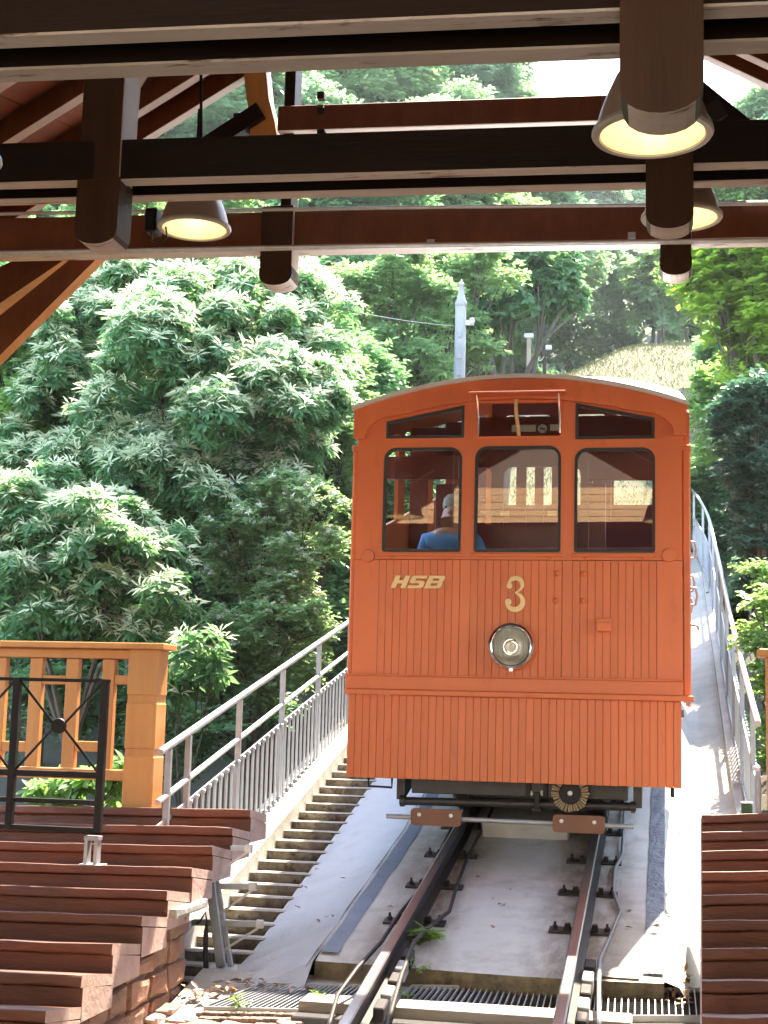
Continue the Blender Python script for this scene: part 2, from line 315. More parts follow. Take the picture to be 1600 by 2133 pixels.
M['lf_beech'] = leafmat('beech_leaf', (0.08, 0.18, 0.08), (0.15, 0.265, 0.115), (0.3, 0.5, 0.18), rough=0.45, spec=0.4)
M['lf_dark'] = leafmat('dark_broad_leaf', (0.048, 0.13, 0.066), (0.092, 0.2, 0.095), (0.18, 0.4, 0.14), rough=0.45, spec=0.4)
M['lf_ivy'] = leafmat('bluish_ivy_leaf', (0.026, 0.08, 0.055), (0.062, 0.135, 0.09), (0.07, 0.2, 0.1), rough=0.34, spec=0.6, tw=0.3)
M['lf_far'] = leafmat('far_leaf', (0.09, 0.19, 0.11), (0.165, 0.285, 0.16), (0.32, 0.52, 0.25), rough=0.5, spec=0.35)
M['lf_lime'] = leafmat('lime_leaf', (0.07, 0.15, 0.022), (0.13, 0.22, 0.032), (0.34, 0.55, 0.06), rough=0.42, tw=0.5)
M['lf_privet'] = leafmat('privet_leaf', (0.1, 0.2, 0.085), (0.2, 0.32, 0.15), (0.3, 0.5, 0.18), rough=0.42, spec=0.5)
M['lf_flower'] = leafmat('white_blossom', (0.55, 0.56, 0.46), (0.72, 0.72, 0.60), (0.5, 0.5, 0.35), rough=0.8, tw=0.3)
M['lf_straw'] = leafmat('dry_grass_blade', (0.05, 0.075, 0.03), (0.19, 0.17, 0.10), (0.10, 0.12, 0.05), rough=0.8, tw=0.3)
M['lf_weed'] = leafmat('weed_leaf', (0.08, 0.17, 0.03), (0.16, 0.28, 0.05), (0.3, 0.5, 0.08), tw=0.4)

rust_slab()
# ------------------------------------------------------------------ terrain
def zt(Y):                                 # height of the track slab
    if Y < 11: return -1.405+0.18*Y
    if Y < 32: return 0.575+0.25*(Y-11)
    return 0.575+0.25*21+0.27*(Y-32)
FB = [(8.0, -0.30), (12.55, 0.75), (15.64, 1.51), (18.38, 2.30), (22.46, 3.40), (26.9, 4.72), (31, 6.0), (40, 8.6)]
def fb(Y): return float(np.interp(Y, [p[0] for p in FB], [p[1] for p in FB]))
def sstep(a, b, x): t = min(1, max(0, (x-a)/(b-a))); return t*t*(3-2*t)
def ground_z(X, Y):
    z = zt(Y)-0.55 if Y > 8 else zt(8)-0.55-0.14*(8-Y)
    if X < -3.35: z += -0.55*sstep(-3.35, -4.4, X)*0 - 0.7*sstep(3.35, 4.5, -X) + 0.16*max(0, -X-6)
    if X > 0.75: z += 0.35*sstep(.75, 1.4, X) + 0.5*max(0, X-1.6)*sstep(9, 14, Y)
    # mown bank that the track cuts round
    if Y > 24:
        s = 0.165+(0.262-0.165)*sstep(24, 44, Y)
        crest = 1.45+s*Y - 0.9*sstep(-1.2, -3.4, X)*0
        k = sstep(-5.2, -3.4, X)*sstep(24, 30, Y)
        zb = crest - 0.95*(1-sstep(-3.6, -0.8, X))
        z = z*(1-k)+max(z, zb)*k if Y < 47 else z*(1-k)+max(z, zb-(Y-47)*0.25)*k
    if Y > 52: z += 0.16*(Y-52)
    return z + 0.10*mnoise.noise(Vector((X*0.35, Y*0.35, 3.1)))
xs = np.concatenate([np.linspace(-120, -12, 28), np.linspace(-11.5, 8, 66), np.linspace(9, 120, 28)])
ys_ = np.concatenate([np.linspace(-40, 5, 16), np.linspace(5.5, 60, 110), np.linspace(62, 220, 40)])
V = np.array([(x, y, ground_z(x, y)) for y in ys_ for x in xs]); nx = len(xs)
F = np.array([(j*nx+i, j*nx+i+1, (j+1)*nx+i+1, (j+1)*nx+i) for j in range(len(ys_)-1) for i in range(nx-1)])
cx_ = V[F].mean(1); mi = ((cx_[:, 0] > -6.5) & (cx_[:, 0] < 2.6) & (cx_[:, 1] > 25) & (cx_[:, 1] < 47)).astype(int)
ob = link('hillside_ground', arr_mesh('hillside_ground', V, F, [M['soil'], M['straw']], mi, True)); tag(ob, kind='structure')

# ------------------------------------------------------------------ track slab, haunches, walkway
def strip(name, sections, m, thick=None, kind='structure', parent=None):
    """sections: list of cross-sections (each a list of points) swept into a sheet"""
    n = len(sections[0]); v = [p for s_ in sections for p in s_]
    f = [(j*n+i, j*n+i+1, (j+1)*n+i+1, (j+1)*n+i) for j in range(len(sections)-1) for i in range(n-1)]
    o = MB().add(v, f).build(name, m, parent)
    if kind: tag(o, kind=kind)
    return o
YS = list(np.arange(8.22, 12, 0.3))+list(np.arange(12, 27, 0.8))
def lipy(x): return 8.22 + (0.10*math.sin(x*3.1+1.0) if -1.8 < x < 0 else 0)*0.3
mb = MB()
secs = []
xsl = [-1.985, -1.7, -1.53, -1.3, -1.03, -0.8, -0.52, -0.3, -0.03]
for k, Y in enumerate(YS):
    secs.append([(x, Y + (0.05*math.sin(x*2.3) if k == 0 else 0), zt(Y)-(0.012 if k == 0 else 0)) for x in xsl])
strip('track_bed', secs, M['concrete'])
# dirty front face of the slab lip
lip = MB()
for i in range(len(xsl)-1):
    a, b = secs[0][i], secs[0][i+1]
    lip.add([a, b, (b[0], b[1]-0.015, b[2]-0.10), (a[0], a[1]-0.015, a[2]-0.10)], [(0, 3, 2, 1)])
tag(lip.build('track_bed_edge', M['mossy']), kind='structure')
# the sunlit band behind the lip is laid on below as concrete strips
# sloping side of the slab down to the stairs
secs = []
for Y in [8.0]+YS:
    zl = zt(Y); zs = -2.30+0.25*Y-0.03 if Y > 9 else -2.30+0.25*9-0.03-0.03*(9-Y)*2
    if Y == 8.0: zl = zt(8)-0.085
    wob = 0.012*math.sin(Y*3)
    secs.append([(-2.60, Y, zs), (-2.38+wob, Y, zs*0.62+zl*0.38), (-1.985, Y, zl-0.004)])
strip('track_bed_side', secs, M['haunch'])
secs = []
for Y in YS:
    z = zt(Y); f_ = max(fb(Y), z-0.42)
    secs.append([(-0.03, Y, z-0.003), (0.05, Y, z-0.03), (0.12, Y, z-0.14 if f_ < z-.2 else (z+f_)/2), (0.20, Y, f_*0.85+z*0.15-0.08), (0.30, Y, f_-0.05), (0.50, Y, f_), (0.535, Y, f_+0.015)])
strip('walkway', secs, M['concrete2'])
secs = []
for Y in YS:
    f_ = max(fb(Y), zt(Y)-0.42); b = -0.55*sstep(25, 34, Y)
    secs.append([(0.53+b, Y, f_-0.05), (0.535+b, Y, f_+0.07), (0.60+b, Y, f_+0.085), (0.70+b, Y, f_+0.085), (0.71+b, Y, f_-0.5)])
strip('walkway_kerb', secs, M['concrete2'])
# flat sheet strips on the slab
def onslab(name, x0, x1, y0, y1, m, dz=0.004, wob=0.012):
    secs = []
    for Y in np.arange(y0, y1+.01, 0.25):
        w0 = wob*mnoise.noise(Vector((Y*2.1, 1, 0))); w1 = wob*mnoise.noise(Vector((Y*2.4, 7, 0)))
        secs.append([(x0+w0, Y, zt(Y)+dz), (x1+w1, Y, zt(Y)+dz)])
    return strip(name, secs, m)
onslab('joint_coating', -1.985+0.012, -1.872, 8.36, 20, M['bluecoat'])
def foil():
    secs = []
    for Y in np.arange(8.3, 20, 0.06):
        r = []
        for i, x in enumerate(np.linspace(-0.145, -0.035, 7)):
            h = 0.007*mnoise.noise(Vector((x*22, Y*7-x*30, 2))) + 0.001
            r.append((x+0.006*mnoise.noise(Vector((Y*2, i*.3, 9))), Y, zt(Y)+0.006+max(-0.001, h)))
        secs.append(r)
    o = strip('sealing_foil', secs, M['bitumen'])
    for p in o.data.polygons: p.use_smooth = True
foil()
onslab('slab_crack', -2.0, -1.992, 8.1, 20, M['stairface'], .006, .014)
onslab('slab_repair', -1.86, -1.63, 8.24, 8.44, M['concrete2'], .005, .01)  # strips standing in for sunlight along the lip
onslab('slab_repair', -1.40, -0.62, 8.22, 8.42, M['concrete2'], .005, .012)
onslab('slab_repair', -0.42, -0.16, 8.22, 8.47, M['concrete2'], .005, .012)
onslab('slab_joint', -1.86, -1.62, 9.90, 9.94, M['concrete2'], .004, .02)
# ground in front of the slab, at grating level
GZ0, GG = -1.485, 0.18
secs = [[(x, Y, GZ0+GG*Y-0.03) for x in (-2.66, -1.8, -0.9, 0.2)] for Y in (5.0, 6.5, 7.6, 8.3)]
strip('station_ground', secs, M['concrete2'])

# ------------------------------------------------------------------ concrete stairs and kerb
st = MB(); 
stairs = bpy.data.objects.new('stairs', None); COL.objects.link(stairs); ORG[stairs.name] = (0, 0, 0); tag(stairs, kind='structure')
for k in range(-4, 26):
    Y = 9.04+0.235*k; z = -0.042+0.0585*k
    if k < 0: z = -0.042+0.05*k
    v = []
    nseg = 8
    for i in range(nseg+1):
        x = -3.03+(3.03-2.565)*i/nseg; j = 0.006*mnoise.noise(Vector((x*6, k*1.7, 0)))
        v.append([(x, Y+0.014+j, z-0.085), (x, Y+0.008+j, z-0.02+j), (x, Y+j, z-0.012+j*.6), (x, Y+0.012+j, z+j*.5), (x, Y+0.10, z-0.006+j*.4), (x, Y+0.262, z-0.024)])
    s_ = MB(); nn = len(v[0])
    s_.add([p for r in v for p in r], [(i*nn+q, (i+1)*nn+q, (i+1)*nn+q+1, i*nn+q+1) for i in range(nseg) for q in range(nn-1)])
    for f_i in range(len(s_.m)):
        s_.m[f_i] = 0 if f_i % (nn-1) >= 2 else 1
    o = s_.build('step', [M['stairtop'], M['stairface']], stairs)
# left kerb of the stairs
secs = []
for Y in np.arange(8.2, 20, 0.4):
    z = -0.042+0.249*(Y-9.04)+0.06
    secs.append([(-3.02, Y, z-0.3), (-3.028, Y, z+0.02), (-3.04, Y, z+0.035), (-3.16, Y, z+0.035), (-3.30, Y, z+0.03), (-3.31, Y, z-0.8)])
strip('stair_kerb', secs, M['concrete2'])

# ------------------------------------------------------------------ rails
def rail_section(s_=1.0):
    return [(-.055, 0), (.055, 0), (.055, .012), (.010, .024), (.009, .095), (.030, .105), (.030, .130), (.022, .136), (-.022, .136), (-.030, .130), (-.030, .105), (-.009, .095), (-.010, .024), (-.055, .012)]
def rail_z(Y): return zt(Y)+0.004 if Y > 8.3 else -1.405+0.18*Y+0.004
plate_me = bolt_me = clip_me = None
pm = MB().box(-.19, .19, -.05, .05, 0, .012); plate_me = pm.mesh('baseplate', M['bogie'])
bmx = MB().cyl((0, 0, 0), (0, 0, .022), .016, 6).cyl((0, 0, .022), (0, 0, .045), .008, 8); bolt_me = bmx.mesh('bolt', M['bogie'])
cm = MB().hexa([(-.022, -.028, 0), (.022, -.028, 0), (.022, .028, 0), (-.022, .028, 0), (-.014, -.024, .04), (.014, -.024, .04), (.014, .024, .034), (-.014, .024, .034)]); clip_me = cm.mesh('rail_clip', M['black'])
for xr, lab in ((-1.53, 'long dark steel rail left of the track centre, under the left buffer board'), (-0.52, 'long dark steel rail under the right buffer board and brush')):
    t = thing('rail', lab, 'rail', (xr, 7.0, rail_z(7.0)), 'running rails of the funicular track')
    r_ = MB(); sec = rail_section(); n = len(sec); Ysr = [6.4, 7.2, 8.1, 9, 10, 11, 12, 13.5, 15, 18, 22, 27]
    v = [(xr+a, Y, rail_z(Y)+h) for Y in Ysr for a, h in sec]
    for j in range(len(Ysr)-1):
        for i in range(n): r_.add([v[j*n+i], v[j*n+(i+1)%n], v[(j+1)*n+(i+1)%n], v[(j+1)*n+i]], [(0, 3, 2, 1)], 1 if i in (6, 7, 8) else 0)
    r_.add(v[:n], [tuple(range(n))], 0)
    r_.build('rail_bar', [M['rail'], M['railtop']], t)
    for k in range(9):
        Y = 8.95+0.745*k; z = rail_z(Y)
        p = link('baseplate', plate_me, t, (xr, Y, z-0.002), rot=(math.atan(.18 if Y < 11 else .25), 0, 0))
        for dx in (-.155, .155):
            b = link('bolt', bolt_me, p, (xr+dx, Y, z+.010)); b.rotation_euler = (0, 0, random.random())
        for dx in (-.082, .082): link('rail_clip', clip_me, p, (xr+dx, Y, z+.009))
    # guide blocks beside the rail at the bottom
    for k in range(5):
        Y = 7.45+0.19*k; bx_ = MB(); z = rail_z(Y)+0.015
        x0 = xr+.062
        bx_.hexa([(x0, Y-.06, z-.03), (x0+.06, Y-.075, z-.03), (x0+.06, Y+.055, z), (x0, Y+.075, z), (x0, Y-.06, z+.045), (x0+.06, Y-.075, z+.045), (x0+.06, Y+.055, z+.07), (x0, Y+.075, z+.07)])
        bx_.build('guide_block', M['galvflat'] if k % 2 else M['rail'], t, bevel=.006)
def cable(lab, pts, r=.012, m='galvflat', name='cable'):
    o = MB().tube(pts, r, 8).build(name, M[m]); return tag(o, lab, 'cable')
def railcable(xs_pts, r=.014): return [(x, Y, rail_z(Y)+dz) for x, Y, dz in xs_pts]
cable('dark cable snaking beside the inner side of the left rail', railcable([(-1.36, 7.2, .05), (-1.40, 7.8, .09), (-1.42, 8.3, .10), (-1.40, 8.7, .06), (-1.34, 9.1, .03), (-1.37, 9.6, .03), (-1.40, 10.3, .02), (-1.38, 11.5, .02), (-1.4, 14, .02)]), .012, 'rail')
cable('dark cable on the outer side of the left rail looping down to the sleeper', railcable([(-1.66, 7.2, .0), (-1.70, 7.6, .04), (-1.66, 7.9, .08), (-1.61, 8.3, .09), (-1.63, 9.0, .04), (-1.60, 9.6, .02), (-1.62, 10.5, .02), (-1.62, 13, .02)]), .012, 'rail')
cable('grey cable running along the outer side of the right rail', railcable([(-0.33, 7.2, .05), (-0.36, 7.8, .08), (-0.38, 8.3, .06), (-0.34, 8.8, .03), (-0.30, 9.3, .02), (-0.36, 9.7, .03), (-0.37, 10.2, .02), (-0.33, 10.6, .02), (-0.35, 12, .02), (-0.35, 15, .02)]), .012, 'cablegrey')

# gratings, sleeper and stones at the foot of the slab
def grating(lab, p00, p10, p11, p01, nb):
    q = [Vector(spotS(*p, GZ0, GG)) for p in (p00, p10, p11, p01)]      # near-left, near-right, far-right, far-left
    t = thing('drain_grating', lab, 'grating', tuple(q[0]), 'gratings across the foot of the track')
    f_ = MB()
    dn = Vector((0, 0, -.035))
    for a, b in ((q[0], q[1]), (q[1], q[2]), (q[2], q[3]), (q[3], q[0])): f_.bar(a+dn*.4, b+dn*.4, .012, .035)
    f_.build('grating_frame', M['grate'], t)
    tr = MB().add([p+dn for p in q], [(0, 1, 2, 3)]); tr.build('tray', M['pit'], t)
    for i in range(1, nb):
        u = i/nb; a = q[0].lerp(q[1], u); b = q[3].lerp(q[2], u)
        MB().bar(a+dn*.35, b+dn*.35, .006, .024).build('bar', M['grate'], t)
    fine = MB()
    for j in range(1, 14):
        w = j/14; fine.bar(q[0].lerp(q[3], w)+dn*.55, q[1].lerp(q[2], w)+dn*.55, .003, .012)
    tag(fine.build('cross_bars', M['pit'], t), kind='stuff')
grating('wide steel grating between the stone platform and the left rail', (425, 2097), (745, 2106), (800, 2054), (548, 2048), 26)
grating('steel grating lying between the two rails', (815, 2098), (1170, 2106), (1178, 2056), (860, 2052), 26)
grating('steel grating between the right rail and the right platform', (1222, 2116), (1466, 2116), (1460, 2058), (1228, 2060), 17)
sl = thing('timber_sleeper', 'bleached timber sleeper lying across the bottom under both rails', 'sleeper', (-1.0, 7.7, -.1))
a = MB().box(-1.93, -0.19, 7.68, 7.92, -.30, -.045); a.build('beam', M['sleeper'], sl, bevel=.012, seg=2)
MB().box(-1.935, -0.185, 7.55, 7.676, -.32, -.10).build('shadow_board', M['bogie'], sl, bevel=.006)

def rough_stone(name, x0, x1, y0, y1, z0, z1, m, parent, amp=.012, seed=0, label=None, cuts=3, bev=0.0):
    bm = bmesh.new(); bmesh.ops.create_cube(bm, size=1.0)
    bmesh.ops.subdivide_edges(bm, edges=bm.edges[:], cuts=cuts, use_grid_fill=True)
    c = Vector(((x0+x1)/2, (y0+y1)/2, (z0+z1)/2)); d = Vector((x1-x0, y1-y0, z1-z0)); o = Vector(org(parent))
    for v in bm.verts:
        e = v.co.copy(); k = [1 if abs(abs(t)-.5) < 1e-4 else 0 for t in e]
        p = Vector((e.x*d.x, e.y*d.y, e.z*d.z))+c
        nz = mnoise.noise_vector(p*7+Vector((seed*3.1, seed, 0)))
        if sum(k) >= 2: p += (c-p).normalized()*amp*.9
        v.co = p+nz*amp-o
    me = bpy.data.meshes.new(name); bm.to_mesh(me); bm.free(); me.materials.append(m)
    return link(name, me, parent, org(parent), label)
# loose paving and cobbles at bottom left
pv = thing('cobble_row', 'row of small worn cobbles below the left grating edge', 'cobbles', tuple(spotS(520, 2105, GZ0, GG)))
for i in range(15):
    for j in range(2):
        c = spotS(418+i*15+j*5, 2104+j*11+i*.2, GZ0, GG)
        rough_stone('cobble', c[0]-.021, c[0]+.021, c[1]-.03, c[1]+.03, c[2]-.06, c[2]-.006, M['cobble'], pv, .005, i*3+j, cuts=1)
fl = thing('broken_flagstones', 'broken pale flagstones on the ground beside the stone wall foot', 'flagstones', tuple(spotS(450, 2125, GZ0, GG)))
for i, (px, py, w, h) in enumerate([(380, 2112, .16, .09), (430, 2122, .2, .1), (500, 2128, .22, .1), (565, 2128, .2, .1), (610, 2118, .14, .1), (350, 2090, .12, .1), (395, 2131, .2, .08), (360, 2128, .15, .1), (320, 2105, .14, .12)]):
    c = spotS(px, py, GZ0, GG)
    rough_stone('flagstone', c[0]-w/2, c[0]+w/2, c[1]-h, c[1]+h, c[2]-.05, c[2]-.012, M['cobble'] if i % 2 else M['sandend'], fl, .014, i)
# fallen leaves
rng = np.random.default_rng(5)
def frame_from(D, Nn):
    D = D/np.linalg.norm(D, axis=1, keepdims=True); S = np.cross(D, Nn); S /= np.linalg.norm(S, axis=1, keepdims=True)+1e-9
    return D, S, np.cross(S, D)
TPL4 = (np.array([(0, 0, 0), (.45, .5, .10), (1, 0, -.04), (.45, -.5, .10)]), np.array([(0, 2, 1), (0, 3, 2)]))
TPL6 = (np.array([(0, 0, 0), (.30, .42, .05), (.66, .46, .03), (1, 0, -.10), (.66, -.46, .03), (.30, -.42, .05), ]), np.array([(0, 3, 2, 1), (0, 5, 4, 3)]))
def leaves(O, D, Nn, Ln, W, tpl):
    D, S, Nn = frame_from(D, Nn); t, f = tpl; k = len(t)
    V = (O[:, None, :] + D[:, None, :]*(t[None, :, 0:1]*Ln[:, None, None]) + S[:, None, :]*(t[None, :, 1:2]*W[:, None, None]) + Nn[:, None, :]*(t[None, :, 2:3]*Ln[:, None, None]))
    F = f[None, :, :] + (np.arange(len(O))*k)[:, None, None]
    return V.reshape(-1, 3), F.reshape(-1, f.shape[1])
def unit(n):
    v = rng.normal(size=(n, 3)); return v/np.linalg.norm(v, axis=1, keepdims=True)
O = []
for (px, py, sx, sy, n) in [(505, 2050, 55, 9, 34), (1440, 2045, 22, 22, 40), (1455, 2085, 12, 14, 16), (600, 2062, 60, 8, 16), (400, 2075, 30, 14, 18), (470, 2066, 30, 8, 18), (1330, 1900, 60, 70, 6), (1480, 1760, 30, 120, 7), (1000, 1880, 120, 60, 8), (650, 1870, 60, 90, 10)]:
    for _ in range(n):
        x, y = rng.normal(px, sx*.6), rng.normal(py, sy*.6)
        flat = py > 2030
        p = spotS(x, y, GZ0 if flat else -1.405, .18); p[2] += .012
        if p[0] > .1: p[0] = .1-rng.random()*.1
        O.append(p)
O = np.array(O); n = len(O); D = unit(n); D[:, 2] *= .25; Nn = np.tile((0, 0, 1.), (n, 1))+unit(n)*.4
V, F = leaves(O, D, Nn, rng.uniform(.03, .07, n), rng.uniform(.02, .04, n), TPL4)
tag(link('fallen_leaves', arr_mesh('fallen_leaves', V, F, M['deadleaf'])), 'brown fallen leaves scattered on the concrete and gratings', 'leaves', kind='stuff')

# ------------------------------------------------------------------ stepped sandstone platforms
def platform(lab, xa, xb, zk, ks, wall_x, left):
    t = thing('stone_platform', lab, 'platform', ((xa(0)+xb)/2, 6.1, zk(0)), 'stepped platforms on either side of the track')
    for k in ks:
        Y = 6.1+0.381*k; z = zk(k); x0, x1 = (xb, xa(k)) if left else (xa(k), xb)
        sk = -0.022
        def sl_(x): return sk*(x-xa(k))*(-1 if left else 1)*0 + (0.02*(x-xa(k)) if left else 0.06*(x-xa(k)))
        jag = [0.012*mnoise.noise(Vector((k*3.3, q*2.1, 1))) for q in range(4)]
        dropb = 0.058
        # tread slab (nosing) and riser block, rear edge falls a little as the worn slabs do
        s_ = MB(); th = 0.052
        def wavy(lo_f, hi_f, lo_b, hi_b, yf, yb2, sd, amp):
            q = MB(); N_ = 34; xs_ = [x0+(x1-x0)*i/N_ for i in range(N_+1)]
            near = [x for x in xs_]
            ring = []
            for i, x in enumerate(near):
                n_ = lambda a: mnoise.noise(Vector((x*5.5+sd, k*2.7+a*9, a)))*amp + mnoise.noise(Vector((x*17+sd, k*5.1+a*3, a)))*amp*.45
                e = jag[i % 2] if i == N_ else 0
                e = jag[0] if (i == N_ and left) or (i == N_ and not left) else 0
                ring.append([(x+e, yf+n_(1)*.8, lo_f+sl_(x)+n_(2)*.5), (x+e, yb2, lo_b+sl_(x)), (x+e, yb2, hi_b+sl_(x)), (x+e, yf+n_(3)*.9+.004, hi_f+sl_(x)+n_(4)*.6)])
            q.add([p for r in ring for p in r], [(i*4+a, i*4+(a+1) % 4, (i+1)*4+(a+1) % 4, (i+1)*4+a) for i in range(N_) for a in range(4)])
            q.add(ring[0]+ring[-1], [(0, 1, 2, 3), (7, 6, 5, 4)])
            return q
        vis0 = xa(k)-(3.4 if left else -2.6)
        if left: x0 = min(x0, vis0)
        wavy(z-th, z, z-th-dropb, z-dropb, Y, Y+.40, 3, .009).build('tread_slab', [M['sand'], M['sandend']], t, bevel=.010, seg=2, endx=1)
        bt = z-th-0.005; bb = z-0.215
        wavy(bb, bt, bb, bt-dropb, Y+.018, Y+.398, 40, .010).build('riser_block', [M['sand'], M['sandend']], t, bevel=.012, seg=2, endx=1)
    return t
pl = platform('stepped red sandstone platform with stone end wall left of the stairs', lambda k: -2.66, -6.4, lambda k: .15+.0858*k, range(-5, 9), -2.66, True)
pr = platform('stepped dark red sandstone platform right of the track', lambda k: .125+.0085*k, 3.0, lambda k: .30+.0765*k, range(-6, 9), .15, False)
# masonry end wall under the left platform
MB().box(-3.2, -2.745, 3.0, 8.0, -1.2, -.9+0).build('footing', M['mortar'], pl)
wm = MB()
for i in range(14):
    y0, y1 = 4.2+i*.27, 4.2+(i+1)*.27
    zt_ = .15+.0858*((y0-6.1)/.381)-.19
    wm.box(-3.3, -2.715, y0, y1, -1.2, zt_)
wm.build('wall_core', M['mortar'], pl)
r2 = random.Random(3)
rows = [-.75, -.56, -.40, -.22, -.06, .08, .22, .36]
for ri in range(len(rows)-1):
    y = 4.8+r2.random()*.2
    while y < 8.02:
        w = r2.uniform(.20, .42); y1 = min(8.04, y+w)
        top = .15+.0858*((y+.0-6.1)/.381)-.205
        z1 = min(rows[ri+1], top)
        if z1-rows[ri] > .05 and y1-y > .05:
            rough_stone('stone', -2.86, -2.672+r2.uniform(-.012, .008), y+.006, y1-.006, rows[ri]+.006, z1-.006, M['masonry'], pl, .016, r2.random()*50)
        y = y1
rough_stone('pier_stone', -2.88, -2.665, 7.72, 8.05, .22, .335, M['masonry'], pl, .01, 4)
rough_stone('capstone', -2.95, -2.62, 7.68, 8.22, .338, .385, M['concrete2'], pl, .008, 9, 'pale grey capstone on the end of the wall')

# ------------------------------------------------------------------ steel bracket stand under the overhanging steps
bs = thing('cable_bracket_stand', 'leaning galvanised steel stand with bracket arms beside the lowest stairs', 'stand', tuple(spot(462, 2015, 8.55)))
Yb = 8.55
def sp(x, y, dy=0): return Vector(spot(x, y, Yb+dy))
for dx, dy in ((0, 0), (20, .05)):
    MB().bar(sp(436+dx*.6, 1815, dy), sp(461+dx, 2014, dy), .058 if dx == 0 else .03, .03, up=(0, 1, 0)).build('upright', M['galvflat'], bs, bevel=.004)
MB().hexa([tuple(sp(x, y, d)) for x, y, d in ((434, 2022, -.1), (494, 2026, -.1), (496, 2016, .1), (436, 2013, .1), (434, 2018, -.1), (494, 2022, -.1), (496, 2012, .1), (436, 2009, .1))]).build('base_plate', M['galvflat'], bs, bevel=.004)
for (xa, ya, xb_, yb_, xc, yc) in ((455, 1846, 533, 1847, 460, 1902), (400, 1921, 547, 1925, 468, 1978), (482, 1767, 524, 1768, 440, 1826)):
    MB().bar(sp(xa, ya, .03), sp(xb_, yb_, .03), .04, .034).build('arm', M['galvflat'], bs, bevel=.003)
    MB().bar(sp(xb_-6, yb_+6, .03), sp(xc, yc, .03), .014, .014).build('brace_rod', M['galv'], bs)
    MB().box(*(lambda p: (p[0]-.022, p[0]+.022, p[1]-.02, p[1]+.02, p[2]-.024, p[2]+.024))(sp(xb_-6, yb_, .028))).build('end_cap', M['galv'], bs, bevel=.003)
cable('black hose hanging down beside the stone wall to the ground', [spot(x, y, 8.42) for x, y in ((408, 1925), (418, 1918), (428, 1900), (431, 1920), (429, 1945), (428, 1990), (430, 2030), (431, 2066))], [.006, .006, .006, .006, .016, .016, .016, .016], 'black', 'hose')

# ------------------------------------------------------------------ honey-coloured wooden balustrade
YB = 9.3
hb = thing('wooden_balustrade', 'honey coloured wooden balustrade with grooved end post behind the platform', 'balustrade', tuple(spot(290, 1676, YB)))
def rect(mbx, x0, y0, x1, y1, Y, d, m=0):
    """board whose front covers the given picture rectangle at depth Y"""
    a = spot((x0+x1)/2, (y0+y1)/2, Y); l = spot(x0, (y0+y1)/2, Y)[0]; r = spot(x1, (y0+y1)/2, Y)[0]
    tz = spot((x0+x1)/2, y0, Y)[2]; bz = spot((x0+x1)/2, y1, Y)[2]
    return mbx.box(l, r, Y, Y+d, bz, tz, m)
pz = [spot(290, y, YB)[2] for y in (1352, 1448, 1464, 1560, 1576, 1700)]
for i, inset in enumerate((0, .006, 0, .006, 0)):
    MB().box(-3.60+inset, -3.385-inset, YB+inset, YB+.20-inset, pz[i+1]-.001*(i == 4), pz[i]).build('post_block' if inset == 0 else 'post_groove', M['honey'], hb, bevel=.006 if inset == 0 else 0)
MB().box(-9, -3.34, YB-.045, YB+.24, spot(200, 1351, YB)[2], spot(200, 1338, YB)[2]).build('cap_rail', M['honey'], hb, bevel=.005)
MB().box(-9, -3.602, YB+.02, YB+.12, spot(140, 1370, YB)[2], spot(140, 1352.5, YB)[2]).build('top_rail', M['honey'], hb, bevel=.004)
MB().box(-9, -3.602, YB+.03, YB+.12, spot(140, 1623, YB)[2], spot(140, 1601, YB)[2]).build('bottom_rail', M['honey'], hb, bevel=.004)
zT, zB = spot(140, 1371, YB)[2]-.001, spot(140, 1600, YB)[2]+.001
for k in range(-3, 3):
    x = 52+76*k; l, r = spot(x, 1480, YB)[0], spot(x+26, 1480, YB)[0]
    MB().box(l, r, YB+.04, YB+.10, zB, zT).build('slat', M['honey'], hb, bevel=.004)
    a_, b_ = r+.001, spot(x+76, 1480, YB)[0]-.001
    if k == 2: b_ = -3.601
    if k % 2 == 0: zz = (spot(x, 1424, YB)[2], spot(x, 1405, YB)[2])
    else: zz = (spot(x, 1564, YB)[2], spot(x, 1543, YB)[2])
    if b_-a_ > .02: MB().box(a_, b_, YB+.045, YB+.095, *zz).build('cross_piece', M['honey'], hb, bevel=.003)

# ------------------------------------------------------------------ black steel railing on the steps
YR = 8.06
br = thing('steel_railing', 'black steel railing with crossed bars and round hub on the sandstone steps', 'railing', tuple(spot(200, 1797, YR)))
X1, X2 = spot(212, 1570, YR)[0], spot(28, 1570, YR)[0]; XW = X1-X2
zr = lambda y: spot(122, y, YR)[2]
MB().box(X2-3.2*XW, X1+.03, YR-.012, YR+.012, zr(1420), zr(1413)).build('top_bar', M['black'], br, bevel=.002)
for ya, yb_ in ((1619, 1606), (1674, 1664), (1732, 1721)): MB().box(X2-3.2*XW, X1+.012, YR-.015, YR+.015, zr(ya), zr(yb_)).build('cross_bar', M['black'], br, bevel=.002)
for k in range(0, 4):
    xx = X1-k*XW
    MB().box(xx-.022, xx+.022, YR-.02, YR+.02, zr(1732)+.001, zr(1413)-.001).build('post', M['black'], br, bevel=.003)
    if k < 3:
        c = (xx-XW/2, YR, zr(1512))
        for sx in (-1, 1):
            for zz in (zr(1420), zr(1606)):
                MB().tube([(c[0]+sx*.02, YR+.004*sx, c[2]), (c[0]+sx*(XW/2-.02), YR+.004*sx, zz)], .008, 6).build('diagonal_bar', M['black'], br)
        MB().lathe([(0, -.014), (.044, -.014), (.046, -.008), (.046, .008), (.044, .014), (0, .014)], c, 'Y', 20).build('hub_disc', M['black'], br)
for dx in (-.026, .034): MB().box(X1-.03+dx-.011, X1-.03+dx+.011, YR-.03, YR+.03, zr(1797), zr(1741)).build('foot_leg', M['galvflat'], br, bevel=.002)
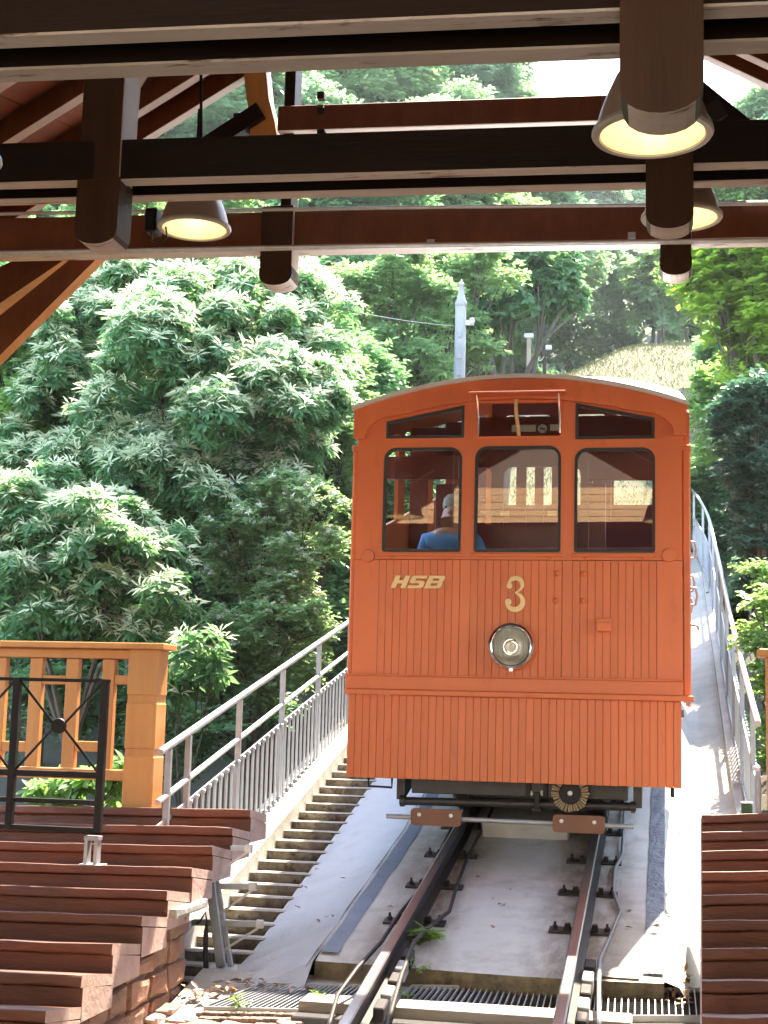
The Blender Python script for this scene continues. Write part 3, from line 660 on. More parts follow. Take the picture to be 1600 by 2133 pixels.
MB().box(X1-.07, X1+.02, YR-.032, YR+.032, zr(1747), zr(1738)).build('foot_bridge', M['galvflat'], br, bevel=.002)
MB().box(X1-.09, X1+.05, YR-.05, YR+.05, zr(1800), zr(1796)).build('foot_plate', M['galvflat'], br, bevel=.002)

# ------------------------------------------------------------------ galvanised railings beside stairs and walkway
def galv_fence(lab, X, zfun, y0, y1, h, posts, baluster, skew=lambda Y: 0, low=True, nb_to=None):
    t = thing('galvanised_railing', lab, 'railing', (X, y0, zfun(y0)), 'galvanised railings along the incline')
    Ys2 = list(np.arange(y0, y1, .8))+[y1]
    P = lambda Y, dz, dx=0: (X+skew(Y)+dx, Y, zfun(Y)+dz)
    MB().tube([P(Y, h) for Y in Ys2], .024, 10).build('handrail', M['galv'], t)
    if low: MB().tube([P(Y, h-.315) for Y in Ys2], .020, 8).build('mid_rail', M['galv'], t)
    for dz, nm in ((h-.475, 'upper_bar'), (.05, 'lower_bar')):
        q = MB()
        for a, b in zip(Ys2[:-1], Ys2[1:]): q.bar(P(a, dz), P(b, dz), .012, .03)
        q.build(nm, M['galvflat'], t)
    for Y in posts: MB().box(X+skew(Y)-.02, X+skew(Y)+.02, Y-.018, Y+.018, zfun(Y)-.15, zfun(Y)+h-.02).build('post', M['galvflat'], t, bevel=.003)
    bmesh_ = MB().box(-.005, .005, -.024, .024, 0.02, h-.46).mesh('baluster', M['galvflat'])
    bolt2 = MB().lathe([(0, .016), (.008, .014), (.014, .006), (.015, 0)], (0, 0, 0), 'X', 8).mesh('bolt', M['galv'])
    Y = y0+.6
    while Y < (nb_to or y1):
        bb_ = link('baluster', bmesh_, t, (X+skew(Y)+.014, Y, zfun(Y)))
        for dz in (.05, h-.475):
            if Y < y0+8: link('bolt', bolt2, bb_, (X+skew(Y)+.02, Y, zfun(Y)+dz))
        Y += baluster
    return t
galv_fence('galvanised steel railing with flat balusters climbing beside the concrete stairs', -3.2, lambda Y: 1.19+.2226*(Y-8.9)-1.12, 8.9, 21, 1.12,
           [9.07, 9.46, 10.62, 11.85, 13.1, 14.4, 15.7, 17, 18.3], .135)
galv_fence('long galvanised railing curving uphill on the right edge of the walkway', .62, lambda Y: fb(Y)+.05, 10.7, 36, 1.10,
           list(np.arange(11.4, 35, 1.6)), .125, lambda Y: -1.0*sstep(22, 40, Y)*1.6, low=False, nb_to=34)
gp = thing('gate_post', 'grey steel post with round cap at the foot of the right railing', 'post', tuple(spot(1582, 1697, 9.4)))
MB().tube([spot(1579, 1760, 9.4), spot(1579, 1604, 9.4)], .019, 10).build('post_tube', M['galvflat'], gp)
MB().tube([spot(1577, 1606, 9.4), spot(1577, 1598, 9.4), spot(1577, 1592, 9.4)], [.024, .024, .008], 10).build('cap', M['galv'], gp)
MB().bar(spot(1576, 1625, 9.4), spot(1604, 1618, 9.4), .02, .03).build('bracket', M['galv'], gp)
MB().bar(spot(1588, 1664, 9.4), spot(1620, 1664, 9.4), .02, .05).build('lower_bracket', M['galv'], gp)
gx = thing('junction_box', 'small green junction box at the foot of the right railing', 'box', tuple(spot(1556, 1696, 9.6)))
rect(MB(), 1545, 1675, 1568, 1710, 9.6, .08).build('box_body', M['green'], gx, bevel=.006)
rect(MB(), 1544, 1671, 1569, 1674.5, 9.59, .1).build('box_lid', M['galv'], gx, bevel=.003)
hp = thing('honey_post', 'end of a honey coloured timber rail on a thin post at the right edge', 'rail', tuple(spot(1596, 1500, 9.3)))
rect(MB(), 1581, 1351, 1640, 1368, 9.3, .24).build('rail_end', M['honey'], hp, bevel=.006)
rect(MB(), 1598, 1369, 1640, 1690, 9.36, .12).build('rail_post', M['honey'], hp, bevel=.006)

# ------------------------------------------------------------------ station canopy
cn = thing('station_canopy', 'dark brown timber canopy of tie beams, hanging posts and rafters overhead', 'canopy', (-1.35, 10, 2.0))
SK = 0.055
def across(name, xp, Yp, zb, h, d, x0, x1, mats, label=None, under=1, bev=.006, parent=cn):
    """horizontal beam across the track; Yp is the front face at x = xp"""
    y = lambda x: Yp+SK*(x-xp)
    return MB().hexa([(x0, y(x0), zb), (x1, y(x1), zb), (x1, y(x1)+d, zb), (x0, y(x0)+d, zb), (x0, y(x0), zb+h), (x1, y(x1), zb+h), (x1, y(x1)+d, zb+h), (x0, y(x0)+d, zb+h)]).build(name, mats, parent, label, bevel=bev, under=under)
zA = spot(1290, 20, 3.8)[2]; zBm = spot(1345, 345, 6.65)[2]; zC = spot(1375, 500, 9.9)[2]
DA = .085
across('tie_beam', -.13, 3.8, zA, .30, DA, -6, 3.2, [M['beam'], M['worn']])  # flaked undersides made pale for light reflected from below
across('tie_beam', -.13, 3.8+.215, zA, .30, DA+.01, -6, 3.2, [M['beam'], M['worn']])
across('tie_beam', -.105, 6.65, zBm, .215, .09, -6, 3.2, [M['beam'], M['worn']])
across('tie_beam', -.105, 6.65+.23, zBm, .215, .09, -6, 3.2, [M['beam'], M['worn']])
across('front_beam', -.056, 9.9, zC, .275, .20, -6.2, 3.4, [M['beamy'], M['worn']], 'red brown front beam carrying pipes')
def hang_post(xc, Yf, wid, ztop, zsq, zbot, d, label=None):
    w = wid/2; out = [(xc-w, ztop), (xc-w, zsq)]
    for i in range(1, 10):
        a = math.pi*i/10; out.append((xc-w*math.cos(a)*(1 if i not in (1, 9) else .985), zsq-(zsq-zbot)*math.sin(a)**.8))
    out += [(xc+w, zsq), (xc+w, ztop)]
    jz = zsq+(ztop-zsq)*.12
    o = [(x, z) for x, z in out if z <= jz+1e-6]
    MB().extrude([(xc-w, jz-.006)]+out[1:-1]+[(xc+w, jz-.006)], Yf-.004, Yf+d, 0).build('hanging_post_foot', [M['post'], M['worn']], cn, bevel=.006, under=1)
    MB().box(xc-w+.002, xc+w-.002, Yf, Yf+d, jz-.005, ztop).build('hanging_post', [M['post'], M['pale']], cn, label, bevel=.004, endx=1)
def zy(px, py, Y): return spot(px, py, Y)[2]
def hp_at(px, py, Y, wpx, ztop, ysq, ybot, d):
    x = spot(px, py, Y)[0]; w = spot(px+wpx/2, py, Y)[0]-spot(px-wpx/2, py, Y)[0]
    hang_post(x, Y, w, ztop, zy(px, ysq, Y), zy(px, ybot, Y), d)
hp_at(1378, 100, 3.775, 175, zA+1.9, 172, 236, .15)
hp_at(1395, 430, 6.62, 100, zBm+2.3, 445, 476, .16)
hp_at(1408, 545, 9.87, 67, zC+.33, 552, 573, .2)
hp_at(202, 440, 6.5, 88, zBm+2.0, 478, 508, .18)
hp_at(574, 560, 9.72, 68, zC+.31, 572, 594, .2)
hang_post(-2.62, 3.63, .222, zA+1.6, zA-.23, zA-.30, .15)
# bracket posts seen between the beam pairs
def pxbox(name, x0, y0, x1, y1, Y, d, m, label=None, under=None, endx=None):
    return rect(MB(), x0, y0, x1, y1, Y, d).build(name, m, cn, label, bevel=.005, under=under, endx=endx)
pxbox('upper_post', 222, 90, 262, 300, 6.9, .10, [M['beam'], M['pale']], endx=1)
MB().extrude([spot(262, 305, 6.92)[[0, 2]], spot(272, 305, 6.92)[[0, 2]], spot(276, 240, 6.92)[[0, 2]], spot(282, 170, 6.92)[[0, 2]], spot(300, 140, 6.92)[[0, 2]], spot(262, 130, 6.92)[[0, 2]]], 6.9, 7.0).build('curved_bracket', M['pale'], cn, bevel=.003)
# front truss beyond the front beam
YD = 10.25
zD = zy(930, 262, YD)
across('collar_beam', spot(930, 262, YD)[0], YD, zD, .205, .2, -2.95, .1, [M['beamy'], M['worn']], 'red brown collar beam of the front truss')
pxbox('king_strut', 590, 90, 612, 440, YD-.02, .2, [M['beam'], M['pale']])
MB().extrude([spot(x, y, 10.3)[[0, 2]] for x, y in ((528, 296), (582, 296), (578, 262), (566, 215), (558, 140), (512, 140), (518, 200), (526, 255))], 10.22, 10.38).build('honey_bracket', [M['honey'], M['pale']], cn, 'honey coloured curved timber bracket', bevel=.006)
MB().bar(spot(415, 322, YD), spot(548, 236, YD), .16, .14).build('strut', [M['beam']], cn, bevel=.005)
MB().bar(spot(1450, 195, YD), spot(1560, 285, YD), .2, .14).build('strut', [M['beam']], cn, bevel=.005)
MB().bar(spot(1480, 216, YD-.11), spot(1502, 250, YD-.11), .05, .12).build('strut_block', [M['black']], cn, bevel=.005)
for x, y in ((672, 205), (672, 238), (672, 284), (498, 250)): MB().box(*(lambda p: (p[0]-.028, p[0]+.028, YD-.07, YD-.01, p[2]-.03, p[2]+.03))(spot(x, y, YD))).build('bolt_head', M['black'], cn, bevel=.004)
pxbox('strap_plate', 600, 229, 676, 248, YD-.03, .02, [M['black']])
MB().tube([spot(419, 90, 7.6), spot(419, 330, 7.6)], .009, 8).build('tie_rod', M['beam'], cn)
# knee braces at the left
def brace(pa, pb, Y, w, d, label=None):
    MB().bar(spot(*pa, Y), spot(*pb, Y), d, w, up=(0, 0, 1)).build('knee_brace', [M['beamy'], M['honey']], cn, label, bevel=.006, under=1)
def brace2(top, low, Y, d, nm=None):
    # front face polygon given by two edges (upper edge, lower edge)
    q = [spot(x, y, Y) for x, y in top+low]
    MB().hexa([(q[0][0], Y, q[0][2]), (q[1][0], Y, q[1][2]), (q[1][0], Y+d, q[1][2]), (q[0][0], Y+d, q[0][2]),
               (q[3][0], Y, q[3][2]), (q[2][0], Y, q[2][2]), (q[2][0], Y+d, q[2][2]), (q[3][0], Y+d, q[3][2])]).build('knee_brace', [M['beamy'], M['pale']], cn, nm, bevel=.005, under=1)
for top, low, Y, d in (([(215, 525), (-60, 800)], [(-60, 705), (165, 525)], 9.95, .12), ([(155, 527), (-60, 672)], [(-60, 585), (60, 527)], 10.16, .2)):
    q = [spot(x, y, Y) for x, y in top+low]; out = [(p[0], p[2]) for p in q]
    MB().extrude(out, Y, Y+d).build('knee_brace', [M['beamy'], M['honey']], cn, bevel=.005, under=1)  # undersides coloured honey for the light on them
# conduits on the front beam
for (ya, yb_, Yc_, r, nm) in ((446, 424, 9.84, .014, 'upper_conduit'), (527, 499, 9.845, .016, 'lower_conduit'), (532, 503, 9.85, .010, 'thin_conduit')):
    MB().tube([spot(-40, ya, Yc_-.25), spot(800, (ya+yb_)/2-2, Yc_-.1), spot(1640, yb_, Yc_+.03)], r, 8).build(nm, M['galv'], cn)
for x, y in ((62, 520), (478, 514), (897, 505), (1316, 490), (565, 477)): rect(MB(), x-8, y-7, x+8, y+7, 9.80, .03).build('conduit_clip', M['galvflat'], cn, bevel=.003)
# roof: boarded slopes, rafters, gable verge
RIDGE_X, ZR, SL, INC = -1.55, 7.85, .58, .23
YF = 10.4
def zroof(x, Y): return ZR-SL*abs(x-RIDGE_X)+INC*(Y-11.5)
for side in (-1, 1):
    xe = RIDGE_X+side*5.2
    nb_ = 20
    for i in range(nb_):                   # boards run along the slope of the track
        xa_, xb2 = RIDGE_X+side*5.2*i/nb_+side*.004, RIDGE_X+side*5.2*(i+1)/nb_-side*.004
        q = []
        for Y in (1.0, YF):
            q.append([(xa_, Y, zroof(xa_, Y)+.02), (xb2, Y, zroof(xb2, Y)+.02), (xb2, Y, zroof(xb2, Y)+.045), (xa_, Y, zroof(xa_, Y)+.045)])
        MB().add(q[0]+q[1], [(0, 1, 2, 3), (4, 7, 6, 5), (0, 4, 5, 1), (1, 5, 6, 2), (2, 6, 7, 3), (3, 7, 4, 0)]).build('roof_board', M['boards'], cn)
    q = []
    for x, Y in ((RIDGE_X, 1.0), (xe, 1.0), (xe, YF), (RIDGE_X, YF)): q.append((x, Y, zroof(x, Y)+.05))
    MB().add(q+[(a, b, c+.04) for a, b, c in q], [(0, 3, 2, 1), (4, 5, 6, 7), (0, 1, 5, 4), (1, 2, 6, 5), (2, 3, 7, 6), (3, 0, 4, 7)]).build('roof_covering', M['bogie'], cn)
    for Y in list(np.arange(1.2, 10.0, .85))+[YF-.12]:
        a, b = (RIDGE_X, Y, zroof(RIDGE_X, Y)-.08), (xe, Y, zroof(xe, Y)-.08)
        p = [(a[0], Y, a[2]-.09), (b[0], Y, b[2]-.09), (b[0], Y+.1, b[2]-.09), (a[0], Y+.1, a[2]-.09), (a[0], Y, a[2]+.09), (b[0], Y, b[2]+.09), (b[0], Y+.1, b[2]+.09), (a[0], Y+.1, a[2]+.09)]
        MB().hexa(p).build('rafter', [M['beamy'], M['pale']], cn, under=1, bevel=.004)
    a, b = (RIDGE_X, YF, zroof(RIDGE_X, YF)), (xe, YF, zroof(xe, YF))
    MB().hexa([(a[0], YF, a[2]-.14), (b[0], YF, b[2]-.14), (b[0], YF+.03, b[2]-.14), (a[0], YF+.03, a[2]-.14), (a[0], YF, a[2]+.1), (b[0], YF, b[2]+.1), (b[0], YF+.03, b[2]+.1), (a[0], YF+.03, a[2]+.1)]).build('verge_board', [M['beamy'], M['pale']], cn)
    for Y, zz in ((3.8, zA), (6.7, zBm), (9.95, zC)):
        xp = RIDGE_X+side*4.3
        MB().box(xp-.1, xp+.1, Y, Y+.2, zt(Y)-.6, zroof(xp, Y)-.1).build('outer_post', M['beamy'], cn, bevel=.006)
wire_red = MB().tube([spot(80, 180, 9), spot(165, 214, 9)], .006, 6).build('stay_wire', M['pale'], cn)

# unseen station building: tan boards mirror in the car windows, walls steer the light
sb = thing('station_building', 'timber clad station building behind the viewer', 'building', (-1.5, -9, -3))
MB().box(-9, 7, -14, -9, -4, 5.44).build('wall', M['plaster'], sb)  # unseen wall, cream to bounce light onto the car front
MB().box(-9, 7, -14, -9.1, 5.445, 11.9).build('upper_wall', M['plasterdark'], sb)  # unseen dark wall added to keep sky glare out of the windows
for i in range(5): MB().box(-9, 7, -8.98, -8.9, 5.46+i*.15, 5.60+i*.15).build('cladding_board', M['tan'], sb)
MB().box(-7.6, -7.3, -9, 5.5, -4, 5.0).build('side_wall', M['plasterdark'], sb)  # unseen wing wall added to darken platform and beams
MB().box(4.2, 4.5, -9, 6.5, -4, 5.0).build('side_wall', M['plasterdark'], sb)  # opposite unseen wing, added to cut light from the side
MB().box(-9.3, 7.3, -14, -8.6, 12.0, 12.15).build('roof', M['bogie'], sb)  # roof of the added unseen building

# ------------------------------------------------------------------ lamps
def lamp(lab, px, py, rpx, bracket, tilt=0.0):
    R_ = .21; Y = 3000*R_/rpx; c = Vector(spot(px, py, Y))
    t = thing('pendant_lamp', lab, 'lamp', tuple(c), 'bell lamps under the canopy beams')
    MB().lathe([(R_, 0), (.206, .02), (.188, .09), (.166, .15), (.135, .22), (.10, .275), (.06, .30), (0, .305)], c, 'Z', 40).build('lamp_shade', M['shade'], t)
    MB().lathe([(R_-.020, -.002), (R_-.018, -.006), (R_+.004, -.006), (R_+.010, .004), (R_+.008, .016), (R_-.002, .02)], c, 'Z', 40).build('rim', M['rim'], t)
    MB().lathe([(R_-.022, 0), (.176, .09), (.154, .15), (.123, .215), (.09, .262), (.05, .285), (0, .29)], c, 'Z', 40).build('reflector', M['cream'], t)
    MB().lathe([(.0, .115), (.03, .125), (.045, .155), (.04, .19), (.025, .23), (.02, .285)], c, 'Z', 16).build('bulb', M['bulb'], t)
    MB().lathe([(.075, .298), (.08, .33), (.08, .46), (.06, .48), (0, .48)], c, 'Z', 20).build('housing', M['shade'], t)
    MB().cyl(c+Vector((0, 0, .48)), c+Vector((0, 0, .75)), .012).build('hanger', M['black'], t)
    if bracket:
        MB().box(c.x-.30, c.x-.225, c.y-.05, c.y+.07, c.z-.02, c.z+.13).build('ballast_box', M['black'], t, bevel=.01)
        MB().tube([c+Vector((-.26, -.03, -.02)), c+Vector((-.25, -.03, -.07)), c+Vector((-.20, -.03, -.085)), c+Vector((-.16, -.02, -.05)), c+Vector((-.18, 0, .02))], .007, 6).build('cable', M['black'], t)
        MB().tube([c+Vector((-.30, -.04, .1)), c+Vector((-.28, -.04, .19)), c+Vector((-.2, -.03, .21)), c+Vector((-.1, -.02, .18))], .006, 6).build('cable', M['white'], t)
    ld = bpy.data.lights.new('lamp_light', 'POINT'); ld.energy = 0.17; ld.color = (1.0, .84, .56); ld.shadow_soft_size = .04
    lo = bpy.data.objects.new('lamp_light', ld); COL.objects.link(lo); lo.location = (0, 0, .09); lo.parent = t
    return t
lamp('big bell lamp glowing cream in front of the hanging post at upper right', 1359, 281, 124, False)
lamp('smaller glowing bell lamp half hidden behind the lower right hanging post', 1420, 455, 82, False)
lamp('glowing bell lamp with black ballast box left of the middle hanging post', 405, 477, 80, True)
lamp('bell lamp cut by the left edge of the picture, only its rim showing', -112, 330, 124, False)

# ------------------------------------------------------------------ funicular car
CY0 = 10.2
car = thing('funicular_car', 'bright orange funicular car numbered 3 standing on the inclined track', 'railcar', (-1.085, CY0, .36))
def cx(px, py): p = spot(px, py, CY0); return (p[0], p[2])
XL, XR = -2.245, .092; ZS = 1.622
def arc_top(x, dz=0):                      # outer edge of the front arch
    u = (x+1.075)/1.2; return 3.912-.215*u*u-.006*u**4+dz
def rrect(x0, x1, z0, z1, r, rb=.015, n=6):
    o = []
    for (cx_2, cz_, a0, rr) in ((x1-r, z1-r, 0, r), (x0+r, z1-r, 90, r), (x0+rb, z0+rb, 180, rb), (x1-rb, z0+rb, 270, rb)):
        for i in range(n+1):
            a = math.radians(a0+90*i/n); o.append((cx_2+rr*math.cos(a), cz_+rr*math.sin(a)))
    return o
def inset(poly, d):
    c = np.mean(np.array(poly), 0); out = []
    n = len(poly)
    for i in range(n):
        p = np.array(poly[i]); a = np.array(poly[i-1]); b = np.array(poly[(i+1) % n])
        t1 = p-a; t2 = b-p; t1 = t1/(np.linalg.norm(t1)+1e-9); t2 = t2/(np.linalg.norm(t2)+1e-9)
        n1 = np.array([-t1[1], t1[0]]); n2 = np.array([-t2[1], t2[0]]); nn = n1+n2; nn /= max(.5, np.dot(nn, n1))
        out.append(tuple(p+nn*d))
    return out
WZ0, WZ1 = 2.642, 3.405
wins = [rrect(-2.043, -1.473, WZ0, WZ1-.004, .085), rrect(-1.371, -.759, WZ0, WZ1, .085), rrect(-.655, -.098, WZ0, WZ1-.02, .085)]
def transom(x0, x1, z0, za, zb): return [(x1, zb), (x0, za), (x0, z0), (x1, z0)]
tw = [transom(-2.032, -1.462, 3.478, 3.598, 3.712), [(-.752, 3.738), (-1.366, 3.738), (-1.366, 3.468), (-.752, 3.468)], transom(-.652, -.10, 3.455, 3.715, 3.600)]
outer = [(XL, 2.585), (XR, 2.585)]
N_A = 16
outer += [(XR, arc_top(XR, -.03))]+[(XR+(XL-XR)*i/N_A, arc_top(XR+(XL-XR)*i/N_A, -.03)) for i in range(1, N_A)]+[(XL, arc_top(XL, -.03))]
MB().plate(outer, wins+tw, CY0, CY0+.045).build('front_wall', M['car'], car)
for i, w in enumerate(wins):
    f_ = MB().plate(inset(w, -.004), [inset(w, .016)], CY0-.006, CY0+.03).build('window_frame', M['rubber'], car)
    MB().extrude(inset(w, .014), CY0+.014, CY0+.019).build('window_pane', M['glass'], f_)
for i, w in enumerate(tw):
    if i == 1:
        MB().plate(inset(w, -.003), [inset(w, .012)], CY0-.012, CY0+.02).build('vent_frame', M['car'], car)
        continue
    f_ = MB().plate(inset(w, -.003), [inset(w, .018)], CY0-.006, CY0+.03).build('transom_frame', M['rubber'], car)
    MB().extrude(inset(w, .016), CY0+.014, CY0+.019).build('transom_pane', M['glass'], f_)
# opened vent flap seen edge-on, stays and strap
MB().hexa([(-1.405, CY0-.17, 3.762), (-.715, CY0-.17, 3.762), (-.735, CY0-.004, 3.765), (-1.385, CY0-.004, 3.765), (-1.405, CY0-.17, 3.778), (-.715, CY0-.17, 3.778), (-.735, CY0-.004, 3.781), (-1.385, CY0-.004, 3.781)]).build('vent_flap', M['car'], car, bevel=.003)
for x in (-1.352, -.766): MB().tube([(x, CY0-.15, 3.76), (x, CY0-.03, 3.63), (x, CY0-.01, 3.50)], .007, 8).build('flap_stay', M['chrome'], car)
MB().tube([(-1.085, CY0-.02, 3.75), (-1.083, CY0+.005, 3.66), (-1.070, CY0+.0, 3.56), (-1.06, CY0+.01, 3.47)], .014, 8).build('pull_strap', M['tan'], car)
# arch fascia with hooked ends
XO0, XO1 = -2.272, .127
fo = [(XO0+(XO1-XO0)*i/24, arc_top(XO0+(XO1-XO0)*i/24)) for i in range(25)]
inn = [(.036, 3.470), (.030, 3.515), (.012, 3.555), (-.02, 3.585), (-.09, 3.625)]
for i in range(1, 12):
    x = -.09+(-2.06+.09)*i/12; inn.append((x, arc_top(x, -.160) if True else 0))
inn += [(-2.06, 3.625), (-2.13, 3.585), (-2.162, 3.555), (-2.178, 3.515), (-2.185, 3.470)]
MB().plate(fo+[(XO1-.004, 3.470)]+inn+[(XO0+.002, 3.470)], [], CY0-.05, CY0-.002).build('arch_fascia', M['car'], car, bevel=.006, seg=2)
# sill, mouldings, plain stiles and matchboards
MB().plate([(XL, 1.74), (XR, 1.74), (XR, 2.583), (XL, 2.583)], [], CY0+.014, CY0+.045).build('lower_backing', M['joint'], car)
grp = [(-2.062, -1.472, 11), (-1.395, -.742, 12), (-.668, -.085, 11)]
for a, b in ((XL, -2.064), (-1.470, -1.397), (-.740, -.670), (-.083, XR)):
    MB().box(a, b, CY0, CY0+.013, 1.742, 2.582).build('stile', M['car'], car, bevel=.0025)
w_ = .0535; bme = MB().box(-.02465, .02465, 0, .012, 0, .838).mesh('board', M['car'])
def bevelled(o, w=.0024, s=2):
    b = o.modifiers.new('edge', 'BEVEL'); b.width = w; b.segments = s; b.limit_method = 'ANGLE'; return o
for a, b, n in grp:
    p = (b-a)/n; bm_ = MB().box(-p/2+.0010, p/2-.0010, 0, .012, 0, .838).mesh('board', M['car'])
    for i in range(n): bevelled(link('board', bm_, car, (a+p*(i+.5), CY0+.001+random.uniform(-.001, .001), 1.743)))
for a, b in ((-2.055, -1.462), (-1.385, -.748), (-.668, -.088)):
    MB().box(a-.012, b+.012, CY0-.018, CY0-.001, 2.607, 2.628).build('window_sill', M['car'], car, bevel=.004)
MB().box(-2.285, XR+.003, CY0-.022, CY0+.03, 1.648, 1.742).build('waist_band', M['car'], car, bevel=.003)
MB().box(-2.287, XR+.006, CY0-.030, CY0+.03, 1.7425, 1.757).build('waist_bead', M['car'], car, bevel=.004, seg=2)
MB().box(-2.287, .165, CY0-.045, CY0+.03, 1.607, 1.647).build('waist_ledge', M['car'], car, bevel=.008, seg=2)
sx0, sx1, nsk = -2.262, .082, 44; p = (sx1-sx0)/nsk
bm_ = MB().box(-p/2+.0009, p/2-.0009, 0, .014, 0, .585).mesh('board', M['car'])
for i in range(nsk): bevelled(link('board', bm_, car, (sx0+p*(i+.5), CY0-.01+random.uniform(-.0012, .0012), 1.0215+random.uniform(-.0015, .0015))))
MB().box(sx0, sx1, CY0+.005, CY0+.03, 1.03, 1.606).build('skirt_backing', M['joint'], car)
for x0, x1, zz in ((-2.288, XL-.001, 3.43), (XR+.001, .150, 3.41)):
    MB().box(x0, x1, CY0+.03, CY0+.12, 1.60, zz).build('corner_post', M['car'], car, bevel=.012, seg=2)
    MB().box(x0-.004, x1+.006, CY0+.02, CY0+.13, zz-.045, zz).build('post_cap', M['car'], car, bevel=.004)
for px, py in ((767, 1158), (1393, 1157)):
    x, z = cx(px, py); MB().lathe([(0, -.012), (.044, -.012), (.049, -.006), (.05, .001)], (x, CY0, z), 'Y', 28).build('cover_disc', M['car'], car)
riv = MB().lathe([(0, -.010), (.008, -.009), (.014, -.004), (.016, 0)], (0, 0, 0), 'Y', 10).mesh('rivet', M['car'])
for px, py in ((815, 1160), (935, 1160), (1010, 1160), (1145, 1160), (1220, 1160), (1340, 1160), (1160, 1194), (1216, 1195), (1157, 1251), (1214, 1251)):
    x, z = cx(px, py); o = link('rivet', riv, car, (x, CY0-(.001 if py < 1170 else 0), z))
    if py > 1170: o.scale = (1.35, 2.0, 1.35)
x0, z1 = cx(1245, 1290); x1, z0 = cx(1273, 1317)
MB().box(x0, x1, CY0-.06, CY0, z0, z1).build('switch_box', M['car'], car, bevel=.005)
MB().box(x0-.006, x1+.004, CY0-.066, CY0-.002, z1-.026, z1+.004).build('switch_box_lid', M['car'], car, bevel=.003)
# headlight
hx, hz = cx(1068, 1347)
hd = MB().lathe([(.115, .0), (.125, -.05), (.150, -.09), (.160, -.095), (.163, -.105), (.158, -.117), (.142, -.121), (.134, -.115)], (hx, CY0, hz), 'Y', 40).build('headlight', [M['chrome']], car)
MB().lathe([(.136, -.108), (.120, -.07), (.09, -.035), (.05, -.012), (0, -.008)], (hx, CY0, hz), 'Y', 40).build('reflector', M['silver'], hd)
MB().lathe([(.138, -.115), (.11, -.126), (.07, -.134), (0, -.138)], (hx, CY0, hz), 'Y', 40).build('lens', M['lensglass'], hd)
fl_ = MB()
for i in range(15):
    x = -.112+i*.016; h = math.sqrt(max(0, .128**2-x*x)); fl_.box(hx+x-.0022, hx+x+.0022, CY0-.112, CY0-.104, hz+(.035 if abs(x) < .055 else -h*.75), hz+h*.92)
fl_.build('lens_flutes', M['lensglass'], hd)
for r in (.05, .036): MB().lathe([(r, -.118), (r+.005, -.123), (r+.009, -.118), (r+.005, -.112)], (hx+.0, CY0, hz-.008), 'Y', 24).build('lens_ring', M['lensglass'], hd)
MB().lathe([(.0, -.07), (.018, -.065), (.022, -.045), (.012, -.02), (.012, -.006)], (hx, CY0, hz), 'Y', 14).build('bulb', M['white'], hd)
MB().box(hx-.012, hx+.012, CY0-.118, CY0-.095, hz-.178, hz-.158).build('catch', M['chrome'], hd, bevel=.003)
MB().lathe([(.15, -.022), (.165, -.018), (.17, 0)], (hx, CY0, hz), 'Y', 32).build('mounting_ring', M['car'], hd)
# brass number and letters
def ribbon(pts, wid, y0, y1):
    P = [Vector((a, 0, b)) for a, b in pts]; l = []; r = []
    for i, p_ in enumerate(P):
        d = (P[min(i+1, len(P)-1)]-P[max(i-1, 0)]).normalized(); nrm = Vector((-d.z, 0, d.x)); w = wid[i]
        l.append((p_+nrm*w/2)); r.append((p_-nrm*w/2))
    q = MB()
    for i in range(len(P)-1):
        a, b, c, d_ = l[i], l[i+1], r[i+1], r[i]
        q.hexa([(v.x, y0, v.z) for v in (a, b, c, d_)]+[(v.x, y1, v.z) for v in (a, b, c, d_)])
    return q
def numeral3():
    tx, tz = cx(1073, 1237); s_ = .235       # height
    pts = []; wd = []
    # upper bowl then lower bowl, in unit height
    for i in range(15):
        a = math.radians(200-i*(200+62)/14); pts.append((.02+.205*math.cos(a), .27+.205*math.sin(a))); wd.append(.05+.085*math.sin(math.pi*i/14)**1.0)
    for i in range(17):
        a = math.radians(80-i*(80+195)/16); pts.append((.0+.245*math.cos(a), -.235+.245*math.sin(a))); wd.append(.055+.105*math.sin(math.pi*i/16)**.9)
    q = ribbon([(tx+a*s_, tz+b*s_) for a, b in pts], [w*s_ for w in wd], CY0-.014, CY0-.0015)
    for a, b, r in ((-.165, .235, .088), (-.195, -.255, .10)):
        q.lathe([(0, -.0145), (r*s_, -.0145), (r*s_, -.0015), (0, -.0015)], (tx+a*s_, CY0, tz+b*s_), 'Y', 16)
    q.lathe([(0, -.0146), (.045*s_, -.0146), (.045*s_, -.0015)], (tx+.05*s_, CY0, tz+.03*s_), 'Y', 10)
    return q.build('numeral', M['brass'], car, 'ornate brass figure 3')
numeral3()
